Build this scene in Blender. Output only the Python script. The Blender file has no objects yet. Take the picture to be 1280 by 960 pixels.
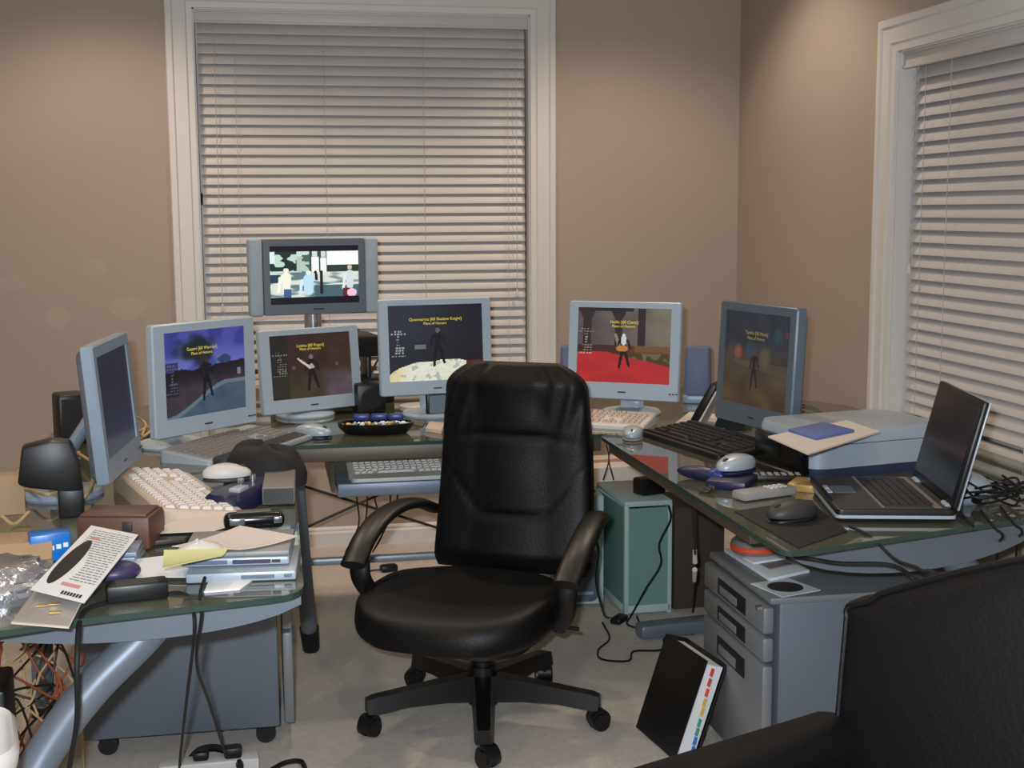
import bpy, bmesh, math, random
from mathutils import Vector, Matrix, noise as mnoise
random.seed(7)
PI = math.pi
SC = bpy.context.scene
COL = SC.collection
R_ = math.radians
V = Vector

# ------------------------------------------------------------------ camera numbers
CH, YAW, PITCH, ROLL, FPX = 1.42, .1866, .1311, -.0056, 1638.0
FW = V((math.sin(YAW)*math.cos(PITCH), math.cos(YAW)*math.cos(PITCH), -math.sin(PITCH)))
R0 = V((math.cos(YAW), -math.sin(YAW), 0)); U0 = R0.cross(FW)
RT = R0*math.cos(ROLL)+U0*math.sin(ROLL); UP = -R0*math.sin(ROLL)+U0*math.cos(ROLL)
def at(x, y, z=.746):                      # point on the level z seen at a pixel of the 1280x960 photograph
    d = FW+RT*((x-640)/FPX)-UP*((y-480)/FPX)
    return V((0, 0, CH))+d*((z-CH)/d.z)
def atY(x, y, Y):
    d = FW+RT*((x-640)/FPX)-UP*((y-480)/FPX)
    return V((0, 0, CH))+d*(Y/d.y)

DESK = .745

# ------------------------------------------------------------------ materials
def lin(c):
    def f(v):
        v /= 255.0
        return v/12.92 if v <= .04045 else ((v+.055)/1.055)**2.4
    return (f(c[0]), f(c[1]), f(c[2]), 1)

def mat(name, rgb, rough=.5, metal=0.0, spec=.5, var=.06, scale=18, bump=0.0, bscale=250, coat=0.0):
    m = bpy.data.materials.new(name); m.use_nodes = True
    nt = m.node_tree; p = nt.nodes['Principled BSDF']
    p.inputs['Roughness'].default_value = rough
    p.inputs['Metallic'].default_value = metal
    p.inputs['Specular IOR Level'].default_value = spec
    if coat: p.inputs['Coat Weight'].default_value = coat
    tc = nt.nodes.new('ShaderNodeTexCoord')
    nz = nt.nodes.new('ShaderNodeTexNoise'); nz.inputs['Scale'].default_value = scale; nz.inputs['Detail'].default_value = 3
    nt.links.new(tc.outputs['Object'], nz.inputs['Vector'])
    mx = nt.nodes.new('ShaderNodeMix'); mx.data_type = 'RGBA'
    c = lin(rgb)
    mx.inputs[6].default_value = tuple(v*(1-var) for v in c[:3])+(1,)
    mx.inputs[7].default_value = tuple(min(1, v*(1+var)) for v in c[:3])+(1,)
    nt.links.new(nz.outputs['Fac'], mx.inputs[0])
    nt.links.new(mx.outputs[2], p.inputs['Base Color'])
    if bump:
        n2 = nt.nodes.new('ShaderNodeTexNoise'); n2.inputs['Scale'].default_value = bscale; n2.inputs['Detail'].default_value = 4
        nt.links.new(tc.outputs['Object'], n2.inputs['Vector'])
        b = nt.nodes.new('ShaderNodeBump'); b.inputs['Strength'].default_value = bump; b.inputs['Distance'].default_value = .004
        nt.links.new(n2.outputs['Fac'], b.inputs['Height']); nt.links.new(b.outputs['Normal'], p.inputs['Normal'])
    return m

def emat(name, rgb, strength=1.0):
    m = bpy.data.materials.new(name); m.use_nodes = True
    p = m.node_tree.nodes['Principled BSDF']
    p.inputs['Base Color'].default_value = (.01, .01, .01, 1)
    p.inputs['Emission Color'].default_value = lin(rgb); p.inputs['Emission Strength'].default_value = strength
    return m

def glass_mat(name, tint, diff, kd=.18, rough=.03, kt=1.0, f0=.04):
    m = bpy.data.materials.new(name); m.use_nodes = True
    nt = m.node_tree; nt.nodes.clear()
    out = nt.nodes.new('ShaderNodeOutputMaterial')
    tr = nt.nodes.new('ShaderNodeBsdfTransparent'); tr.inputs[0].default_value = tint+(1,)
    df = nt.nodes.new('ShaderNodeBsdfDiffuse'); df.inputs[0].default_value = lin(diff)
    gl = nt.nodes.new('ShaderNodeBsdfGlossy'); gl.inputs['Roughness'].default_value = rough
    m1 = nt.nodes.new('ShaderNodeMixShader'); m1.inputs[0].default_value = kd
    m2 = nt.nodes.new('ShaderNodeMixShader')
    fc = nt.nodes.new('ShaderNodeLayerWeight'); fc.inputs['Blend'].default_value = .5
    pw = nt.nodes.new('ShaderNodeMath'); pw.operation = 'POWER'; pw.inputs[1].default_value = 4.2
    lw = nt.nodes.new('ShaderNodeMath'); lw.operation = 'MULTIPLY_ADD'; lw.inputs[1].default_value = .96*kt; lw.inputs[2].default_value = f0
    nt.links.new(fc.outputs['Facing'], pw.inputs[0]); nt.links.new(pw.outputs[0], lw.inputs[0])
    nt.links.new(tr.outputs[0], m1.inputs[1]); nt.links.new(df.outputs[0], m1.inputs[2])
    nt.links.new(lw.outputs[0], m2.inputs[0]); nt.links.new(m1.outputs[0], m2.inputs[1]); nt.links.new(gl.outputs[0], m2.inputs[2])
    nt.links.new(m2.outputs[0], out.inputs[0])
    return m

MAT = {}
def mk(n, *a, **k): MAT[n] = mat(n, *a, **k)
mk('wall_paint', (170, 155, 142), .75, var=.03, scale=1.3, bump=.08, bscale=90)
mk('filler', (175, 160, 147), .85, var=.04, scale=20)
mk('ceiling_paint', (205, 198, 188), .85, var=.02, scale=2)
mk('trim_white', (214, 209, 205), .42, var=.02)
mk('blind_white', (203, 198, 195), .42, var=.03, scale=6)
mk('cord_white', (186, 176, 166), .6)
mk('steel_grey', (112, 120, 130), .42, .25, var=.03)
mk('pedestal_grey', (104, 112, 122), .48, .15, var=.04, scale=7)
mk('drawer_grey', (122, 126, 130), .45, .2, var=.04, scale=7)
mk('rail_brown', (92, 82, 72), .45, .3)
mk('silver', (164, 174, 184), .36, .15, var=.03)
mk('bezel_silver', (174, 187, 199), .4, .1, var=.03, scale=10)
mk('bezel_grey', (138, 152, 168), .4, .1, var=.03)
mk('bezel_dark', (92, 104, 116), .4, .1, var=.03)
mk('tv_bezel', (108, 116, 124), .4, .15)
mk('tv_speaker', (170, 180, 186), .5, .1, bump=.3, bscale=900)
mk('shell_grey', (116, 122, 134), .5)
mk('black_plastic', (11, 11, 13), .42, var=.1)
mk('black_gloss', (10, 10, 12), .2)
mk('black_leather', (8, 8, 9), .5, spec=.28, var=.15, scale=9, bump=.2, bscale=140)
mk('black_rubber', (14, 14, 15), .7)
mk('dark_slot', (9, 9, 10), .7)
mk('white_plastic', (206, 202, 198), .45, var=.03)
mk('white_key', (214, 208, 202), .5, var=.04)
mk('beige_plastic', (196, 178, 160), .5, var=.03)
mk('grey_plastic', (142, 140, 138), .5)
mk('grey_key', (134, 126, 122), .55)
mk('dark_grey', (50, 48, 48), .5)
mk('black_key', (30, 26, 26), .55)
mk('paper_white', (226, 228, 231), .8, var=.02)
mk('paper_beige', (214, 203, 193), .85, var=.03)
mk('paper_yellow', (205, 205, 150), .85, var=.03)
mk('print_grey', (128, 128, 134), .85)
mk('print_black', (20, 16, 20), .6)
mk('print_pink', (206, 150, 140), .85)
mk('cardboard', (166, 138, 108), .85, var=.06)
mk('brown_leather', (92, 62, 50), .5, var=.15, bump=.1)
mk('brown_box', (70, 60, 52), .75, var=.05)
mk('blue_gloss', (24, 110, 196), .3)
mk('navy_grey', (44, 50, 74), .45)
mk('blue_dark', (25, 27, 60), .4)
mk('blue_mid', (30, 52, 122), .35)
mk('red_matte', (196, 62, 50), .6)
mk('orange_red', (220, 74, 36), .5)
mk('orange_cable', (150, 74, 46), .6)
mk('tan_cable', (186, 160, 116), .6)
mk('violet', (58, 52, 84), .4)
mk('chrome', (200, 202, 208), .18, .9)
mk('foil', (176, 176, 182), .2, .75, var=.4, scale=40, bump=.9, bscale=45)
mk('tower_white', (190, 206, 208), .45, var=.03)
mk('tower_panel', (84, 96, 112), .4)
mk('speaker_blue', (92, 102, 130), .55, var=.05)
mk('cloth_dark', (26, 24, 26), .8)
mk('gold_foil', (206, 170, 110), .35, .5)
mk('tab_green', (60, 150, 120), .6)
mk('tab_yellow', (216, 180, 70), .6)
mk('booklet_blue', (84, 104, 168), .5, var=.2, scale=30)
mk('tray_grey', (120, 132, 148), .4, .2)
mk('hub_grey', (120, 112, 112), .55)
mk('olive', (86, 84, 66), .5)
MAT['desk_glass'] = glass_mat('desk_glass', (.56, .63, .56), (140, 140, 120), .36, f0=.13)
MAT['glass_edge'] = mat('glass_edge', (50, 68, 62), .2)
MAT['teal_acrylic'] = glass_mat('teal_acrylic', (.62, .80, .76), (148, 186, 176), .72)
MAT['window_glass'] = glass_mat('window_glass', (.9, .93, .92), (120, 130, 130), .02)
MAT['sleeve'] = glass_mat('sleeve', (.93, .93, .93), (200, 200, 200), .12)
MAT['screen_glass'] = mat('screen_glass', (14, 15, 20), .25)

def carpet_mat():
    m = mat('carpet', (208, 199, 190), .95, spec=.1, var=.16, scale=38, bump=1.0, bscale=300)
    return m
MAT['carpet'] = carpet_mat()

# ------------------------------------------------------------------ mesh builder
class MB:
    def __init__(s): s.bm = bmesh.new()
    def box(s, c, d, bev=0.0, rot=None, seg=2):
        r = bmesh.ops.create_cube(s.bm, size=1.0); vs = r['verts']
        for v in vs: v.co = V((v.co.x*d[0], v.co.y*d[1], v.co.z*d[2]))
        if bev:
            es = list({e for v in vs for e in v.link_edges})
            rr = bmesh.ops.bevel(s.bm, geom=es, offset=min(bev, min(d)*.49), segments=seg, affect='EDGES', profile=.5)
            vs = list({v for f in rr['faces'] for v in f.verts} | {v for v in vs if v.is_valid})
        M = Matrix.Translation(c)
        if rot is not None:
            M = M @ (Matrix.Rotation(rot, 4, 'Z') if isinstance(rot, (int, float)) else rot.to_4x4())
        for v in vs: v.co = M @ v.co
        return s
    def ring_loft(s, rings, cap=True, closed=True):
        vr = [[s.bm.verts.new(p) for p in r] for r in rings]
        n = len(vr[0])
        for a, b in zip(vr[:-1], vr[1:]):
            for i in range(n if closed else n-1):
                j = (i+1) % n
                try: s.bm.faces.new((a[i], a[j], b[j], b[i]))
                except ValueError: pass
        if cap and closed:
            try: s.bm.faces.new(list(reversed(vr[0])))
            except ValueError: pass
            try: s.bm.faces.new(vr[-1])
            except ValueError: pass
        return s
    def cyl(s, p0, p1, r0, r1=None, n=16, cap=True):
        r1 = r0 if r1 is None else r1
        p0, p1 = V(p0), V(p1); ax = (p1-p0).normalized()
        a = ax.orthogonal().normalized(); b = ax.cross(a)
        f = lambda p, r: [p+(a*math.cos(2*PI*i/n)+b*math.sin(2*PI*i/n))*r for i in range(n)]
        return s.ring_loft([f(p0, r0), f(p1, r1)], cap)
    def lathe(s, prof, c=(0, 0, 0), n=24, M=None):
        rings = []
        for r, z in prof:
            rg = [V((max(r, 1e-5)*math.cos(2*PI*i/n), max(r, 1e-5)*math.sin(2*PI*i/n), z)) for i in range(n)]
            rings.append([(M @ p if M else p)+V(c) for p in rg])
        return s.ring_loft(rings, True)
    def tube(s, pts, r, n=8, sub=6, flat=None, closed=False):
        P = [V(p) for p in pts]
        if sub > 1 and len(P) > 2: P = catmull(P, sub)
        rings = []; prev = None
        for i, p in enumerate(P):
            t = (P[min(i+1, len(P)-1)]-P[max(i-1, 0)])
            if t.length < 1e-9: t = V((0, 0, 1))
            t.normalize()
            a = (prev - t*prev.dot(t)) if prev is not None else (V((0, 0, 1)).cross(t) if abs(t.z) < .95 else V((1, 0, 0)))
            if a.length < 1e-6: a = t.orthogonal()
            a.normalize(); prev = a; b = t.cross(a)
            ra, rb = (r, r) if flat is None else flat
            rings.append([p+a*math.cos(2*PI*k/n)*ra+b*math.sin(2*PI*k/n)*rb for k in range(n)])
        return s.ring_loft(rings, True)
    def prism(s, poly, z0, z1, M=None, bev=0.0):
        a = [V((p[0], p[1], z0)) for p in poly]; b = [V((p[0], p[1], z1)) for p in poly]
        if M is not None: a = [M @ p for p in a]; b = [M @ p for p in b]
        n0 = len(s.bm.verts)
        s.ring_loft([a, b], True)
        if bev:
            s.bm.verts.ensure_lookup_table()
            vs = s.bm.verts[n0:]
            es = list({e for v in vs for e in v.link_edges})
            bmesh.ops.bevel(s.bm, geom=es, offset=bev, segments=2, affect='EDGES', profile=.5)
        return s
    def ball(s, c, r, n=16, m=10, M=None):
        rings = []
        for j in range(m+1):
            th = PI*j/m; rr = max(math.sin(th), 1e-4)
            rg = [V((r[0]*rr*math.cos(2*PI*i/n), r[1]*rr*math.sin(2*PI*i/n), -r[2]*math.cos(th))) for i in range(n)]
            rings.append([(M @ p if M else p)+V(c) for p in rg])
        return s.ring_loft(rings, True)
    def quad(s, a, b, c, d, th=0.0):
        a, b, c, d = V(a), V(b), V(c), V(d)
        if th:
            nn = (b-a).cross(d-a).normalized()*th
            return s.ring_loft([[a, b, c, d], [a+nn, b+nn, c+nn, d+nn]], True)
        s.bm.faces.new([s.bm.verts.new(p) for p in (a, b, c, d)])
        return s
    def move(s, M):
        for v in s.bm.verts: v.co = M @ v.co
        return s

def catmull(P, sub):
    out = []
    for i in range(len(P)-1):
        p0 = P[i-1] if i else P[0]*2-P[1]; p1, p2 = P[i], P[i+1]
        p3 = P[i+2] if i+2 < len(P) else P[-1]*2-P[-2]
        for k in range(sub):
            t = k/sub
            out.append(.5*((2*p1)+(p2-p0)*t+(2*p0-5*p1+4*p2-p3)*t*t+(3*p1-p0-3*p2+p3)*t**3))
    out.append(P[-1]); return out

def rrect(w, d, r, n=5, cx=0, cy=0):
    pts = []
    for (sx, sy, a0) in ((1, 1, 0), (-1, 1, 90), (-1, -1, 180), (1, -1, 270)):
        for k in range(n+1):
            a = R_(a0+90*k/n)
            pts.append((cx+sx*(w/2-r)+r*math.cos(a), cy+sy*(d/2-r)+r*math.sin(a)))
    return pts

def obj(name, b, m, parent=None, smooth=True, sharp=38, recalc=True):
    bm = b.bm if isinstance(b, MB) else b
    if recalc: bmesh.ops.recalc_face_normals(bm, faces=bm.faces)
    me = bpy.data.meshes.new(name); bm.to_mesh(me); bm.free()
    ms = m if isinstance(m, (list, tuple)) else [m]
    for q in ms: me.materials.append(MAT[q] if isinstance(q, str) else q)
    if smooth:
        me.shade_smooth()
        try: me.set_sharp_from_angle(angle=R_(sharp))
        except Exception: pass
    o = bpy.data.objects.new(name, me); COL.objects.link(o)
    if parent is not None: o.parent = parent
    return o

def tag(o, label, cat, group=None, kind=None):
    o['label'] = label; o['category'] = cat
    if group: o['group'] = group
    if kind: o['kind'] = kind
    return o
def thing(name, label, cat, loc=(0, 0, 0), rz=0.0, group=None):
    o = bpy.data.objects.new(name, None); COL.objects.link(o)
    o.empty_display_size = .05; o.location = loc; o.rotation_euler = (0, 0, rz)
    return tag(o, label, cat, group)
def solo(name, b, m, label, cat, loc=(0, 0, 0), rz=0.0, group=None, **k):
    o = obj(name, b, m, **k); o.location = loc; o.rotation_euler = (0, 0, rz)
    return tag(o, label, cat, group)
def struct(name, b, m, parent=None, **k):
    o = obj(name, b, m, parent, **k); o['kind'] = 'structure'; return o
def cable(name, pts, r, m, label, sub=8, group=None, cat='cable'):
    return solo(name, MB().tube(pts, r, 7, sub), m, label, cat, group=group)

# ------------------------------------------------------------------ room
WX0, WX1, WY0, WY1, WZ = -1.6, 2.0615, -1.4, 5.537, 2.74
W1 = dict(x0=-.25, x1=1.13, z0=.72, z1=2.235)      # clear opening of the back window
W2 = dict(y0=2.35, y1=4.07, z0=.70, z1=1.93)       # clear opening of the right window
T = .14
struct('floor', MB().box(((WX0+WX1)/2, (WY0+WY1)/2, -.05), (WX1-WX0+.3, WY1-WY0+.3, .1)), 'carpet', smooth=False)
struct('ceiling', MB().box(((WX0+WX1)/2, (WY0+WY1)/2, WZ+.05), (WX1-WX0+.3, WY1-WY0+.3, .1)), 'ceiling_paint', smooth=False)
b = MB()
b.box(((WX0-T+W1['x0'])/2, WY1+T/2, WZ/2), (W1['x0']-WX0+T, T, WZ))
b.box(((WX1+T+W1['x1'])/2, WY1+T/2, WZ/2), (WX1+T-W1['x1'], T, WZ))
b.box(((W1['x0']+W1['x1'])/2, WY1+T/2, W1['z0']/2), (W1['x1']-W1['x0'], T, W1['z0']))
b.box(((W1['x0']+W1['x1'])/2, WY1+T/2, (WZ+W1['z1'])/2), (W1['x1']-W1['x0'], T, WZ-W1['z1']))
wb = struct('wall_back', b, 'wall_paint', smooth=False)
for (px, py, w, h, sd) in ((118, 335, .05, .035, 1), (160, 385, .075, .045, 2), (72, 398, .05, .05, 3), (15, 355, .05, .03, 4)):
    c = atY(px, py, WY1); n = 18; rg = []
    for yy in (0, -.0006): rg.append([c+V((w*math.cos(2*PI*i/n)*(1+.35*mnoise.noise(V((math.cos(2*PI*i/n)*1.5, math.sin(2*PI*i/n)*1.5, sd)))), yy, h*math.sin(2*PI*i/n)*(1+.35*mnoise.noise(V((math.sin(2*PI*i/n)*1.7, sd, 2)))))) for i in range(n)])
    obj('filler_patch', MB().ring_loft(rg), 'filler', wb, smooth=False)
b = MB()
b.box((WX1+T/2, (WY1+W2['y1'])/2, WZ/2), (T, WY1-W2['y1'], WZ))
b.box((WX1+T/2, (WY0+W2['y0'])/2, WZ/2), (T, W2['y0']-WY0, WZ))
b.box((WX1+T/2, (W2['y0']+W2['y1'])/2, W2['z0']/2), (T, W2['y1']-W2['y0'], W2['z0']))
b.box((WX1+T/2, (W2['y0']+W2['y1'])/2, (WZ+W2['z1'])/2), (T, W2['y1']-W2['y0'], WZ-W2['z1']))
struct('wall_right', b, 'wall_paint', smooth=False)
struct('wall_left', MB().box((WX0-T/2, (WY0+WY1)/2, WZ/2), (T, WY1-WY0, WZ)), 'wall_paint', smooth=False)
struct('wall_front', MB().box(((WX0+WX1)/2, WY0-T/2, WZ/2), (WX1-WX0+2*T, T, WZ)), 'wall_paint', smooth=False)
# baseboards with a stepped profile
def baseboard(p0, p1, nrm):
    p0, p1, nrm = V(p0), V(p1), V(nrm)
    prof = [(0, 0), (.016, 0), (.016, .058), (.010, .066), (.010, .074), (.004, .082), (0, .084)]
    return MB().ring_loft([[p0+nrm*a+V((0, 0, z)) for a, z in prof], [p1+nrm*a+V((0, 0, z)) for a, z in prof]])
struct('baseboard_back', baseboard((WX0, WY1, 0), (WX1, WY1, 0), (0, -1, 0)), 'trim_white', smooth=False)
struct('baseboard_right', baseboard((WX1, WY0, 0), (WX1, WY1, 0), (-1, 0, 0)), 'trim_white', smooth=False)
struct('baseboard_left', baseboard((WX0, WY0, 0), (WX0, WY1, 0), (1, 0, 0)), 'trim_white', smooth=False)

# windows: casing with steps, sill, sash and pane. Local frame: x along the wall, y into the room = -, z up
CASE = [(0, 0), (0, -.012), (.022, -.014), (.028, -.02), (.076, -.02), (.082, -.027), (.104, -.027), (.108, -.02), (.108, 0)]
def casing(w, z0, z1, open_bottom=True):
    b = MB()
    def run(pts):   # pts: list of (corner x, corner z, outward dx, outward dz)
        b.ring_loft([[V((px+a*dx, d, pz+a*dz)) for a, d in CASE] for px, pz, dx, dz in pts])
    run([(-w/2, z0, -1, 0), (-w/2, z1, -1, 1), (w/2, z1, 1, 1), (w/2, z0, 1, 0)])
    return b
def make_window(n, M, w, z0, z1):
    b = casing(w, z0-.02, z1)
    b.move(M)
    win = struct('window_%d' % n, b, 'trim_white', sharp=25)
    b = MB()
    b.box((0, .07, z1+.001), (w, .14, .012)); b.box((-w/2, .07, (z0+z1)/2), (.012, .14, z1-z0)); b.box((w/2, .07, (z0+z1)/2), (.012, .14, z1-z0))
    obj('jamb', b.move(M), 'trim_white', win, smooth=False)
    b = MB(); b.box((0, .02, z0-.012), (w+.24, .20, .026), .006); b.box((0, -.012, z0-.06), (w+.2, .02, .07), .004)
    obj('sill', b.move(M), 'trim_white', win, smooth=False)
    b = MB()
    for zz in (z0+.03, (z0+z1)/2, z1-.02): b.box((0, .115, zz), (w-.01, .03, .05))
    for xx in (-w/2+.03, w/2-.03): b.box((xx, .115, (z0+z1)/2), (.05, .03, z1-z0))
    obj('sash', b.move(M), 'trim_white', win, smooth=False)
    obj('pane', MB().box((0, .125, (z0+z1)/2), (w-.06, .006, z1-z0-.05)).move(M), 'window_glass', win, smooth=False)
    return win
def make_blind(label, M, w, z0, z1, pitch, ladder, cords, tilt):
    r = thing('window_blind', label, 'blind', M @ V((0, .03, z1)))
    r.rotation_euler = M.to_euler()
    b = MB(); b.box((0, -.012, -.03), (w-.008, .012, .056), .004)
    b.box((0, -.019, -.008), (w-.008, .006, .01), .002); b.box((0, -.019, -.052), (w-.008, .006, .01), .002)
    obj('valance', b, 'blind_white', r)
    obj('headrail', MB().box((0, .03, -.022), (w-.02, .05, .04), .003), 'blind_white', r, smooth=False)
    b = MB(); H = z1-z0; n = int((H-.075)/pitch)
    for i in range(n):
        zc = -.068-i*pitch
        rings = []
        for sx in (-1, 1):
            rg = []
            for k in range(7):
                t = (k/6-.5); a = t*.05
                rg.append(V((sx*(w/2-.014), .03+a*math.cos(tilt)-.0035*(1-4*t*t)*math.sin(tilt), zc+a*math.sin(tilt)+.0035*(1-4*t*t)*math.cos(tilt))))
            lo = [p-V((0, 0, .0028)) for p in reversed(rg)]
            rings.append(rg+lo)
        b.ring_loft(rings)
    obj('slats', b, 'blind_white', r, sharp=50)
    obj('bottom_rail', MB().box((0, .03, -H+.014), (w-.026, .05, .022), .005), 'blind_white', r)
    b = MB()
    for x in ladder:
        for yy in (.003, .057): b.tube([V((x, yy, -.05)), V((x, yy, -H+.02))], .0013, 5, 1)
    obj('ladder_cord', b, 'cord_white', r)
    for x, zl in cords:
        obj('pull_cord', MB().tube([V((x, -.004, -.05)), V((x, -.006, -zl+.03))], .0016, 5, 1), 'cord_white', r)
        obj('cord_tassel', MB().lathe([(.003, .03), (.006, .02), (.007, 0), (.004, -.004)], (x, -.006, -zl), 10), 'blind_white', r)
    return r
cx1 = (W1['x0']+W1['x1'])/2; M1 = Matrix.Translation((cx1, WY1, 0))
cy2 = (W2['y0']+W2['y1'])/2; M2 = Matrix.Translation((WX1, cy2, 0)) @ Matrix.Rotation(-PI/2, 4, 'Z')
w1 = W1['x1']-W1['x0']; w2 = W2['y1']-W2['y0']
make_window(1, M1, w1, W1['z0'], W1['z1']); make_window(2, M2, w2, W2['z0'], W2['z1'])
make_blind('white wooden slat blind closed in the window behind the monitors', M1, w1, W1['z0'], W1['z1'], .0405, (-.53, -.17, .24, .60), ((-.61, 1.22), (.635, 1.18)), R_(59))
make_blind('white slat blind closed in the window on the right wall behind the laptop', M2, w2, W2['z0'], W2['z1'], .0405, (-.74, -.58, -.1, .4), ((-.79, .72),), R_(59))

# ------------------------------------------------------------------ ceiling downlights (the lamps of the room and, at the camera end, added fill)
def downlight(x, y, label, watts, col=(1.0, .82, .63), cone=118, blend=.55):
    r = thing('ceiling_downlight', label, 'ceiling light', (x, y, WZ), group=None)
    obj('trim_ring', MB().lathe([(.062, .0), (.085, -.001), (.083, -.006), (.06, -.008), (.06, .0)], n=28), 'trim_white', r)
    obj('lamp_face', MB().lathe([(.058, -.003), (.0, -.0035)], n=24), emat('lamp_glow', (255, 214, 160), 4), r)
    l = bpy.data.lights.new('downlight_spot', 'SPOT'); l.energy = watts; l.color = col; l.spot_size = R_(cone); l.spot_blend = blend; l.shadow_soft_size = .05
    o = bpy.data.objects.new('downlight_spot', l); COL.objects.link(o); o.parent = r; o.location = (0, 0, -.02)
K = 1.0
downlight(-.62, 4.75, 'recessed downlight over the left end of the window wall', 60)
downlight(1.45, 4.65, 'recessed downlight over the far right corner', 58)
downlight(.42, 4.5, 'recessed downlight over the middle of the desk', 36)
downlight(1.4, 2.6, 'recessed downlight over the right hand desk', 14)
downlight(-.62, 2.6, 'recessed downlight over the left hand desk', 36)
downlight(.4, .9, 'added fill downlight near the camera end of the room', 40, cone=140)  # unseen lamp added to brighten the carpet and the fronts of things
downlight(-.9, .2, 'added fill downlight by the left wall near the camera end', 34, cone=140)  # another unseen lamp, added for more light from the front
# the camera's own flash, just above and left of the lens
fl = bpy.data.lights.new('camera_flash', 'AREA'); fl.shape = 'RECTANGLE'; fl.size = .05; fl.size_y = .03; fl.energy = 78; fl.color = (.82, .91, 1.0)
fo = bpy.data.objects.new('camera_flash', fl); COL.objects.link(fo); fo.location = (-.05, .02, CH+.06)
fo.rotation_euler = (PI/2-PITCH, 0, -YAW)
wd = bpy.data.worlds.new('dusk'); SC.world = wd; wd.use_nodes = True
wd.node_tree.nodes['Background'].inputs[0].default_value = (.04, .05, .08, 1); wd.node_tree.nodes['Background'].inputs[1].default_value = .6

# ------------------------------------------------------------------ desks
def rounded_poly(P, r, n=5):
    out = []; N = len(P)
    for i in range(N):
        p = V(P[i]); a = V(P[i-1])-p; c = V(P[(i+1) % N])-p
        q0 = p+a.normalized()*min(r, a.length*.45); q1 = p+c.normalized()*min(r, c.length*.45)
        for k in range(n+1):
            t = k/n; out.append(tuple((q0*(1-t)**2+p*2*t*(1-t)+q1*t*t)))
    return out
def glass_top(root, poly, r=.05):
    pts = rounded_poly(poly, r)
    o = obj('glass_top', MB().prism(pts, DESK-.011, DESK), ['desk_glass', 'glass_edge'], root, smooth=False)
    for f in o.data.polygons:
        if abs(f.normal.z) < .5: f.material_index = 1
    return o
def bar(p0, p1, w, h, bev=.003):
    p0, p1 = V(p0), V(p1); d = p1-p0; L = d.length; z = d.normalized()
    x = z.cross(V((0, 0, 1)));  x = x.normalized() if x.length > 1e-4 else V((1, 0, 0)); y = z.cross(x)
    return MB().box((0, 0, 0), (w, h, L), bev).move(Matrix.Translation((p0+p1)/2) @ Matrix((x, y, z)).transposed().to_4x4())
def apron(pts_top, pts_bot, th=.02):
    n = len(pts_top); rg = []
    for t, q in zip(pts_top, pts_bot):
        t, q = V(t), V(q); rg.append([t, q, q+V((0, th, 0)), t+V((0, th, 0))])
    return MB().ring_loft(rg)

# left return
LD = thing('glass_desk', 'cluttered glass topped desk along the left side, beside the chair', 'desk')
glass_top(LD, [(-.66, 2.12), (-.30, 2.235), (.055, 2.30), (.068, 3.815), (-.66, 3.815)], .06)
f = MB()
obj('frame_rail', bar((.035, 2.40, .712), (.045, 3.80, .712), .03, .036), 'rail_brown', LD)
obj('frame_rail', bar((-.62, 2.40, .712), (-.62, 3.80, .712), .03, .036), 'steel_grey', LD)
obj('frame_rail', bar((-.62, 3.79, .712), (.045, 3.79, .712), .03, .036), 'steel_grey', LD)
xs = [-.60+.65*i/16 for i in range(17)]
obj('apron', apron([(x, 2.355, .732) for x in xs], [(x, 2.355, .735-.075*max(0, 1-((x+.27)/.34)**2)**.5 if abs(x+.27) < .34 else .731) for x in xs], .03), 'steel_grey', LD)
obj('leg', MB().tube([(-.17, 2.43, .72), (-.24, 2.41, .645), (-.325, 2.38, .57), (-.40, 2.35, .48), (-.46, 2.31, .37), (-.51, 2.27, .2), (-.53, 2.25, .02)], .034, 18), 'steel_grey', LD)
obj('leg', MB().tube([(-.62, 3.74, .70), (-.64, 3.76, .36), (-.655, 3.78, .02)], .03, 14), 'steel_grey', LD)
obj('foot', MB().cyl((-.53, 2.25, .03), (-.53, 2.25, 0), .04, n=18), 'black_rubber', LD)
obj('foot', MB().cyl((-.655, 3.78, .03), (-.655, 3.78, 0), .036), 'black_rubber', LD)
# middle
MD = thing('glass_desk', 'glass topped desk section in front of the window with the keyboard tray', 'desk')
glass_top(MD, [(-.66, 3.82), (1.985, 3.82), (1.985, 4.20), (1.62, 4.78), (-.40, 4.78), (-.66, 4.5)], .05)
obj('frame_rail', bar((.07, 3.845, .712), (1.0, 3.845, .712), .03, .042), 'rail_brown', MD)
obj('frame_rail', bar((-.40, 4.68, .712), (1.6, 4.68, .712), .03, .04), 'steel_grey', MD)
obj('crossbar', bar((-.45, 4.70, .158), (1.55, 4.70, .158), .03, .028, .01), 'silver', MD)
obj('leg', MB().tube([(.072, 3.86, .72), (.086, 3.90, .45), (.114, 4.16, .045)], .026, 16), 'steel_grey', MD)
obj('leg_cap', MB().cyl((.1105, 4.128, .095), (.117, 4.18, .012), .031, .028, n=18), 'black_rubber', MD)
for x in (-.42, 1.55):
    obj('leg', MB().tube([(x, 4.68, .70), (x, 4.70, .36), (x, 4.70, .0)], .026, 14), 'steel_grey', MD)
obj('brace', MB().cyl((-.40, 4.66, .64), (1.0, 4.68, .12), .005, n=8), 'dark_grey', MD)
obj('brace', MB().cyl((1.0, 4.65, .66), (-.3, 4.67, .12), .005, n=8), 'dark_grey', MD)
tr = obj('keyboard_tray', MB().box((.50, 4.14, .585), (.60, .46, .02), .006), 'tray_grey', MD)
obj('tray_lip', MB().box((.50, 3.905, .588), (.60, .018, .042), .006), 'tray_grey', tr)
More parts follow.
